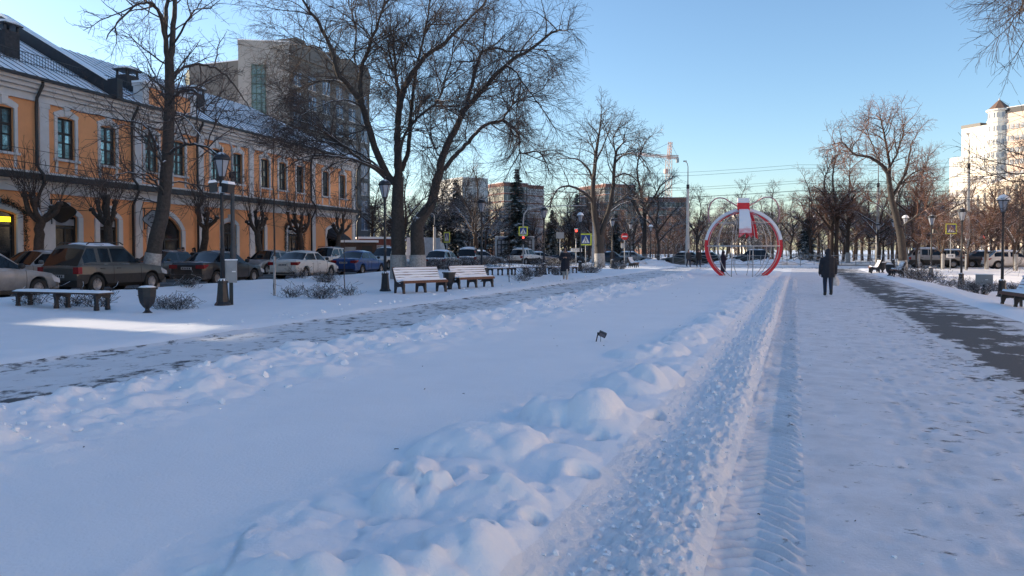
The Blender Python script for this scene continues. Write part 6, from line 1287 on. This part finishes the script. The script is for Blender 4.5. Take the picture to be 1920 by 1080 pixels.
# fence beyond the park
def fence_run(r0, r1, s_, label, name='railing'):
    f_ = empty(name, park(r0, s_, .10), PARK_ROT, label, 'fence'); n = int((r1-r0)/2.4)
    po = MB().box(-.03, .03, -.03, .03, -.2, 1.15).mesh('post', M_GREYMETAL); xb = MB()
    xb.tube([(0, 0, .15), (2.4, 0, .95)], .014, 4); xb.tube([(0, 0, .95), (2.4, 0, .15)], .014, 4); xb.box(1.17, 1.23, -.015, .015, .12, 1.0); xb = xb.mesh('cross_bars', M_GREYMETAL); ra = MB().box(0, 2.4, -.02, .02, .98, 1.02).mesh('top_rail', M_GREYMETAL); rb_ = MB().box(0, 2.4, -.02, .02, .10, .14).mesh('bottom_rail', M_GREYMETAL)
    for i in range(n):
        link('post', po, f_, (i*2.4, 0, 0)); link('cross_bars', xb, f_, (i*2.4, 0, 0)); link('top_rail', ra, f_, (i*2.4, 0, 0)); link('bottom_rail', rb_, f_, (i*2.4, 0, 0))
    link('post', po, f_, (n*2.4, 0, 0))
fence_run(-16.5, 34, 76.2, 'grey metal railing with crossed bars along the near side of the cross street'); fence_run(-22, 40, 93.6, 'grey metal railing on the far side of the cross street')
# snow heaps along the cross street
def heap(px_, Y, w_, h, label, seed):
    rg = np.random.default_rng(seed); n, k = 9, 16; V = [(0, 0, h)]
    for i in range(1, n):
        for j in range(k):
            a = 2*math.pi*j/k; f = i/(n-1); rr = f*(1+.15*rg.normal()); V.append((math.cos(a)*rr*w_, math.sin(a)*rr*w_*.6, h*(1-f**1.6)*(1+.22*rg.normal())-(f > .95)*.1))
    m2 = MB().add(V, [(0, 1+j, 1+(j+1) % k) for j in range(k)]+[(1+(i-1)*k+j, 1+i*k+j, 1+i*k+(j+1) % k, 1+(i-1)*k+(j+1) % k) for i in range(1, n-1) for j in range(k)], True)
    p = gx(px_, Y, 0.05); o = m2.build('snow_heap', M_SNOW, None, p, (0, 0, -.35)); tag(o, label, 'snow heap', 'snow heaps along the cross street')
for i, (px_, Y, w_, h, lb) in enumerate([(1225, 76, 2.6, .55, 'sunlit snow heap left of the grey-green car'), (1200, 74, 1.6, .5, 'snow heap beside the small far bench'), (1370, 76, 3.0, .6, 'snow heap behind the left half of the ball ornament'), (1440, 76, 3.4, .55, 'snow heap behind the right half of the ball ornament'), (1500, 77, 2.6, .5, 'snow heap left of the walking person'), (1105, 74, 3, .3, 'low sunlit snow heap under the large crossing sign')]): heap(px_, Y, w_, h, lb, i)
# construction crane
Yc = 300.0; p = gx(1253, Yc); cr = empty('tower_crane', p, 0, 'red and white tower crane above the distant trees', 'crane'); k = Yc/F_PX; zz = lambda py: at(1253, py, Yc).z
M_CR = mat('crane_red', (.55, .36, .30), .6, vary=.2, scale=.2); M_CW = mat('crane_white', (.55, .42, .36), .6, vary=.1)
def lattice(a, b_, w_, n, m_l, nm, rad=.13):
    a, b_ = Vector(a), Vector(b_); d = (b_-a).normalized(); u = d.orthogonal().normalized(); v = d.cross(u); m2 = MB(); cs = [u*w_+v*w_, u*w_-v*w_, -u*w_-v*w_, -u*w_+v*w_]
    for c_ in cs: m2.tube([a+c_, b_+c_], rad, 4)
    for i in range(n):
        q0, q1 = a+(b_-a)*i/n, a+(b_-a)*(i+1)/n
        for j in range(4): m2.tube([q0+cs[j], q1+cs[(j+1) % 4]], rad*.6, 3)
    return m2.build(nm, m_l, cr)
lattice((0, 0, 0), (0, 0, zz(300)), .9, 16, M_CW, 'tower'); lattice((0, 0, zz(300)), (.6, 0, zz(266)), .55, 6, M_CR, 'tower_head'); lattice((0, 0, zz(294)), (-58*k, 0, zz(289)), .45, 24, M_CR, 'jib', .09); lattice((0, 0, zz(294)), (18*k, 0, zz(295)), .5, 6, M_CR, 'counter_jib'); MB().box(14*k, 18*k, -1, 1, zz(305), zz(297)).build('counterweight', M_GREYMETAL, cr); MB().box(-8*k, -2*k, -1.4, 1.4, zz(325), zz(317)).build('cabin', M_CR, cr)
MB().tube([(.6, 0, zz(267)), (-45*k, 0, zz(290))], .06, 3).tube([(.6, 0, zz(267)), (17*k, 0, zz(294))], .06, 3).build('stay_cables', M_IRON, cr)
# ------------------------------------------------------------------ people
M_SKIN = mat('skin', (.30, .18, .13), .6, vary=.08)
_b = MB().lathe([(math.sin(math.pi*k/8)*.999+.001, -math.cos(math.pi*k/8)) for k in range(9)], 12); USPH = (_b.v, _b.f)
def blob(parts, voxel, name, mat_, parent, flat=None):
    """union of tapered capsules / ellipsoids remeshed into one continuous skin"""
    mbx = MB()
    for q in parts:
        if q[0] == 'c':
            _, a, ra, b_, rb = q; a, b_ = Vector(a), Vector(b_)
            if (b_-a).length > 1e-4: mbx.tube([a, b_], [ra, rb], 12)
            for p, rr in ((a, ra), (b_, rb)): mbx.add([Vector(u)*rr+p for u in USPH[0]], USPH[1])
        else:
            _, c_, rad = q[:3]; mbx.add([(u[0]*rad[0]+c_[0], u[1]*rad[1]+c_[1], u[2]*rad[2]+c_[2]) for u in USPH[0]], USPH[1])
    o = bpy.data.objects.new(name, mbx.mesh(name, None))
    md = o.modifiers.new('r', 'REMESH'); md.mode = 'VOXEL'; md.voxel_size = voxel; md.use_smooth_shade = True; sm = o.modifiers.new('s', 'SMOOTH'); sm.iterations = 4; sm.factor = .5
    me2 = baked(o); me2.name = name; me2.materials.clear(); me2.materials.append(mat_)
    return link(name, me2, parent)
def person(loc, rz, label, H=1.7, coat=(.020, .022, .030), coat_len=.48, legs=(.02, .03, .055), boots=(.02, .02, .02), hood=True, stride=.16, arm='down', detail=True, hat=None, hair=None, wide=1.0, group=None):
    """faces local -y; heights as shares of H"""
    r_ = empty('person', loc, rz, label, 'person', group); h = H; vx = .011 if detail else .022; W = wide
    hip, sh, nk = .52*h, .815*h, .86*h; hx, sx = .052*h, .118*h; body, hands = [], []
    legp = []
    for s_ in (-1, 1):
        st = stride*s_; kn = (s_*hx, -st*.55-.02, .285*h); an = (s_*hx*.9, -st*1.0+(.05 if st < 0 else 0), .055*h+(.03 if st < 0 else 0)); hp = (s_*hx, 0, hip)
        legp.append((hp, kn, an)); body += [('c', hp, .078*h*.62, kn, .036*h), ('c', kn, .034*h, an, .024*h), ('c', an, .024*h, (an[0], an[1]-.10*h*.9, an[2]-.028*h), .020*h)]
    body += [('c', (0, 0, hip), .085*h*.9, (0, .01, .64*h), .075*h), ('c', (0, .01, .64*h), .075*h, (0, 0, sh-.02*h), .085*h), ('c', (0, 0, sh), .03*h, (0, -.01, nk+.02*h), .030*h)]
    hc = Vector((0, -.012*h, .93*h)); body += [('e', hc, (.044*h, .056*h, .064*h)), ('e', hc+Vector((0, -.022*h, -.028*h)), (.032*h, .034*h, .035*h)), ('e', hc+Vector((0, -.058*h, -.006*h)), (.008*h, .012*h, .014*h)), ('e', hc+Vector((.044*h, 0, -.004*h)), (.006*h, .012*h, .018*h)), ('e', hc+Vector((-.044*h, 0, -.004*h)), (.006*h, .012*h, .018*h)), ('e', hc+Vector((0, -.049*h, -.036*h)), (.014*h, .008*h, .006*h))]
    arms = []
    for s_ in (-1, 1):
        S = Vector((s_*sx*W, 0, sh-.015*h))
        if arm == 'front': E = S+Vector((s_*.035*h, -.03*h, -.17*h)); Wr = E+Vector((-s_*.085*h, -.11*h, .035*h))
        else: E = S+Vector((s_*.035*h, .02*h*s_, -.175*h)); Wr = E+Vector((s_*.008*h, -.035*h, -.14*h))
        arms.append((S, E, Wr)); body += [('c', S, .032*h, E, .026*h), ('c', E, .025*h, Wr, .018*h)]
        d = (Wr-E).normalized(); body += [('e', Wr+d*.03*h, (.018*h, .014*h, .028*h))]
        side = Vector((0, 1, 0)) if abs(d.z) > .5 else Vector((0, 0, 1)); inn = Vector((-s_, 0, 0))
        for k in range(4):
            b_ = Wr+d*.052*h+side*(.010*h*(1.5-k)); m1 = b_+d*.020*h*(1-.12*abs(k-1.3))+inn*.005*h; e = m1+d*.010*h+inn*.016*h; body += [('c', b_, .0052*h, m1, .005*h), ('c', m1, .005*h, e, .0042*h)]
        b_ = Wr+d*.022*h-side*.012*h; body += [('c', b_, .006*h, b_-side*.014*h+d*.016*h+inn*.008*h, .005*h)]
    blob(body, vx, 'body', M_SKIN, r_)
    for s_ in (-1, 1): MB().lathe([(.0, -.004*h), (.007*h, 0), (.0, .004*h)], 8, hc+Vector((s_*.018*h, -.052*h, .008*h)), cap=False).build('eye', M_IRON, r_)
    mc = mat('coat_%.3f_%.3f_%.3f' % coat, coat, .85, vary=.3, scale=8, bmp=.02, bscale=9)
    cb = coat_len*h; hemw = .115*h*W if coat_len > .4 else .135*h*W
    cp = [('e', (0, 0, sh-.015*h), (.105*h*W, .072*h, .05*h)), ('c', (-.06*h*W, .005, sh-.05*h), .078*h, (-.045*h*W, .005, .60*h), .088*h), ('c', (.06*h*W, .005, sh-.05*h), .078*h, (.045*h*W, .005, .60*h), .088*h)]
    cp += [('c', (0, .004, sh-.04*h), .094*h, (0, .004, .60*h), .100*h), ('c', (0, .004, .60*h), .100*h, (0, 0, cb+.02*h), .088*h)]
    for s_ in (-1, 1): cp += [('c', (s_*.045*h*W, .0, .60*h), .088*h, (s_*(hemw-.075*h), 0, cb+.03*h), .080*h)]
    for S, E, Wr in arms: cp += [('c', S+Vector((0, 0, -.02*h)), .045*h, E, .042*h), ('c', E, .041*h, Wr, .034*h)]
    cp += [('c', (0, 0, sh), .055*h, (0, 0, nk+.005*h), .048*h)]
    ct = blob(cp, vx*1.15, 'coat', mc, r_)
    # cut the hem level
    bm = bmesh.new(); bm.from_mesh(ct.data); bmesh.ops.bisect_plane(bm, geom=bm.verts[:]+bm.edges[:]+bm.faces[:], plane_co=(0, 0, cb), plane_no=(0, 0, -1), clear_outer=True); bm.to_mesh(ct.data); bm.free()
    ml = mat('legs_%.3f_%.3f' % legs[:2], legs, .85, vary=.2, scale=8); mbts = mat('boots_%.3f_%.3f' % boots[:2], boots, .6, vary=.2)
    blob([q for hp, kn, an in legp for q in (('c', hp, .058*h, kn, .044*h), ('c', kn, .043*h, (an[0], an[1], an[2]+.02*h), .034*h))], vx*1.2, 'trousers', ml, r_)
    for hp, kn, an in legp: blob([('c', (an[0], an[1], an[2]+.05*h), .034*h, an, .034*h), ('c', (an[0], an[1]+.01*h, an[2]-.022*h), .030*h, (an[0], an[1]-.085*h, an[2]-.030*h), .025*h)], vx, 'boot', mbts, r_)
    if hood: blob([('e', hc+Vector((0, .018*h, .008*h)), (.060*h, .062*h, .074*h)), ('c', hc+Vector((0, .03*h, -.03*h)), .055*h, (0, .015*h, nk-.03*h), .068*h), ('c', hc+Vector((-.045*h, -.03*h, -.03*h)), .018*h, hc+Vector((-.04*h, -.032*h, .04*h)), .016*h), ('c', hc+Vector((.045*h, -.03*h, -.03*h)), .018*h, hc+Vector((.04*h, -.032*h, .04*h)), .016*h), ('c', hc+Vector((-.04*h, -.032*h, .04*h)), .016*h, hc+Vector((.04*h, -.032*h, .04*h)), .016*h)], vx, 'hood', mc, r_)
    elif hat: blob([('e', hc+Vector((0, .008*h, .034*h)), (.052*h, .062*h, .042*h))], vx, 'hat', mat('hat_%.3f' % hat[0], hat, .9), r_)
    else: blob([('e', hc+Vector((0, .014*h, .016*h)), (.050*h, .056*h, .060*h))], vx, 'hair', mat('dark_hair', (.02, .014, .01), .7), r_)
    return r_, arms
p = on(1553, 26.8); wk, arms = person(p, math.pi-.22, 'person in dark hooded coat and jeans walking away with a white bag', 1.68, coat_len=.39, stride=.10, wide=1.0)
Wr = arms[0][2]                     # local -x hand (faces away, so this is the hand on the right of the picture)
hb = (wk.matrix_basis @ Vector((Wr.x, Wr.y, Wr.z))); rg = np.random.default_rng(5)
bag = empty('carrier_bag', (hb.x, hb.y, hb.z), .3, 'white crumpled plastic bag carried by the walking person', 'bag'); V, n, k = [], 9, 14
for i in range(n):
    f = i/(n-1); z = -.10-.36*f; wd = (.025+.12*min(1, f*2.2)**.8)*(1-.15*max(0, f-.8)*5)
    for j in range(k): a = 2*math.pi*j/k; q = 1+.12*rg.normal(); V.append((math.cos(a)*wd*q, math.sin(a)*wd*.55*q, z))
MB().add(V, [(i*k+j, (i+1)*k+j, (i+1)*k+(j+1) % k, i*k+(j+1) % k) for i in range(n-1) for j in range(k)]+[tuple((n-1)*k+j for j in range(k)), tuple(range(k))[::-1]], True).build('bag_body', mat('white_plastic', (.52, .54, .56), .5, vary=.18, scale=12), bag)
MB().tube([(-.02, 0, -.13), (-.015, 0, -.03), (0, 0, .0), (.015, 0, -.03), (.02, 0, -.13)], .008, 5).build('handle', MATS['white_plastic'], bag)
person(on(1060, 38.5), -.12, 'woman-length dark hooded coat and pale boots: person walking towards the camera', 1.72, (.014, .017, .028), .26, (.40, .38, .36), (.42, .40, .38), True, .10, 'front', True, wide=.95)[0]['label'] = 'person in long dark hooded coat and pale boots, hands held together'
person(on(1356, 44.8), math.pi/2+.2, 'person in long dark purple coat standing inside the ball ornament', 1.45, (.022, .016, .035), .12, (.02, .02, .03), (.02, .02, .02), True, .04, 'front', False)
def pp(px_, Y, z=0.05): return gx(px_, Y, z)
person(pp(1291, 71, .03), .3, 'person in grey coat walking left of the ball ornament, left of the two', 1.65, (.05, .05, .055), .42, detail=False, hood=False, hat=(.03, .03, .03)); person(pp(1310, 70.5, .03), .2, 'person in black coat right beside the grey-coated one left of the ornament', 1.70, (.012, .012, .014), .36, detail=False)
def sp(px_, wd): return street(street_px(px_, wd), wd, .06)
person(sp(336, 2.0), BROT-1.6, 'person in pale jacket at the arched shop entrance', 1.72, (.26, .25, .23), .46, detail=False, hood=False, hat=(.05, .05, .05)); person(sp(343, 1.4), BROT+1.2, 'person in grey jacket close behind the pale-jacketed one', 1.75, (.10, .10, .11), .46, detail=False, hood=False, hat=(.02, .02, .02)); person(sp(364, 2.0), BROT-1.5, 'person in black hooded coat right of the arched shop entrance', 1.72, (.010, .010, .012), .36, detail=False)
person(pp(1148, 74), .5, 'dark-clothed pedestrian at the far park lamp', 1.7, (.014, .014, .018), .40, detail=False)
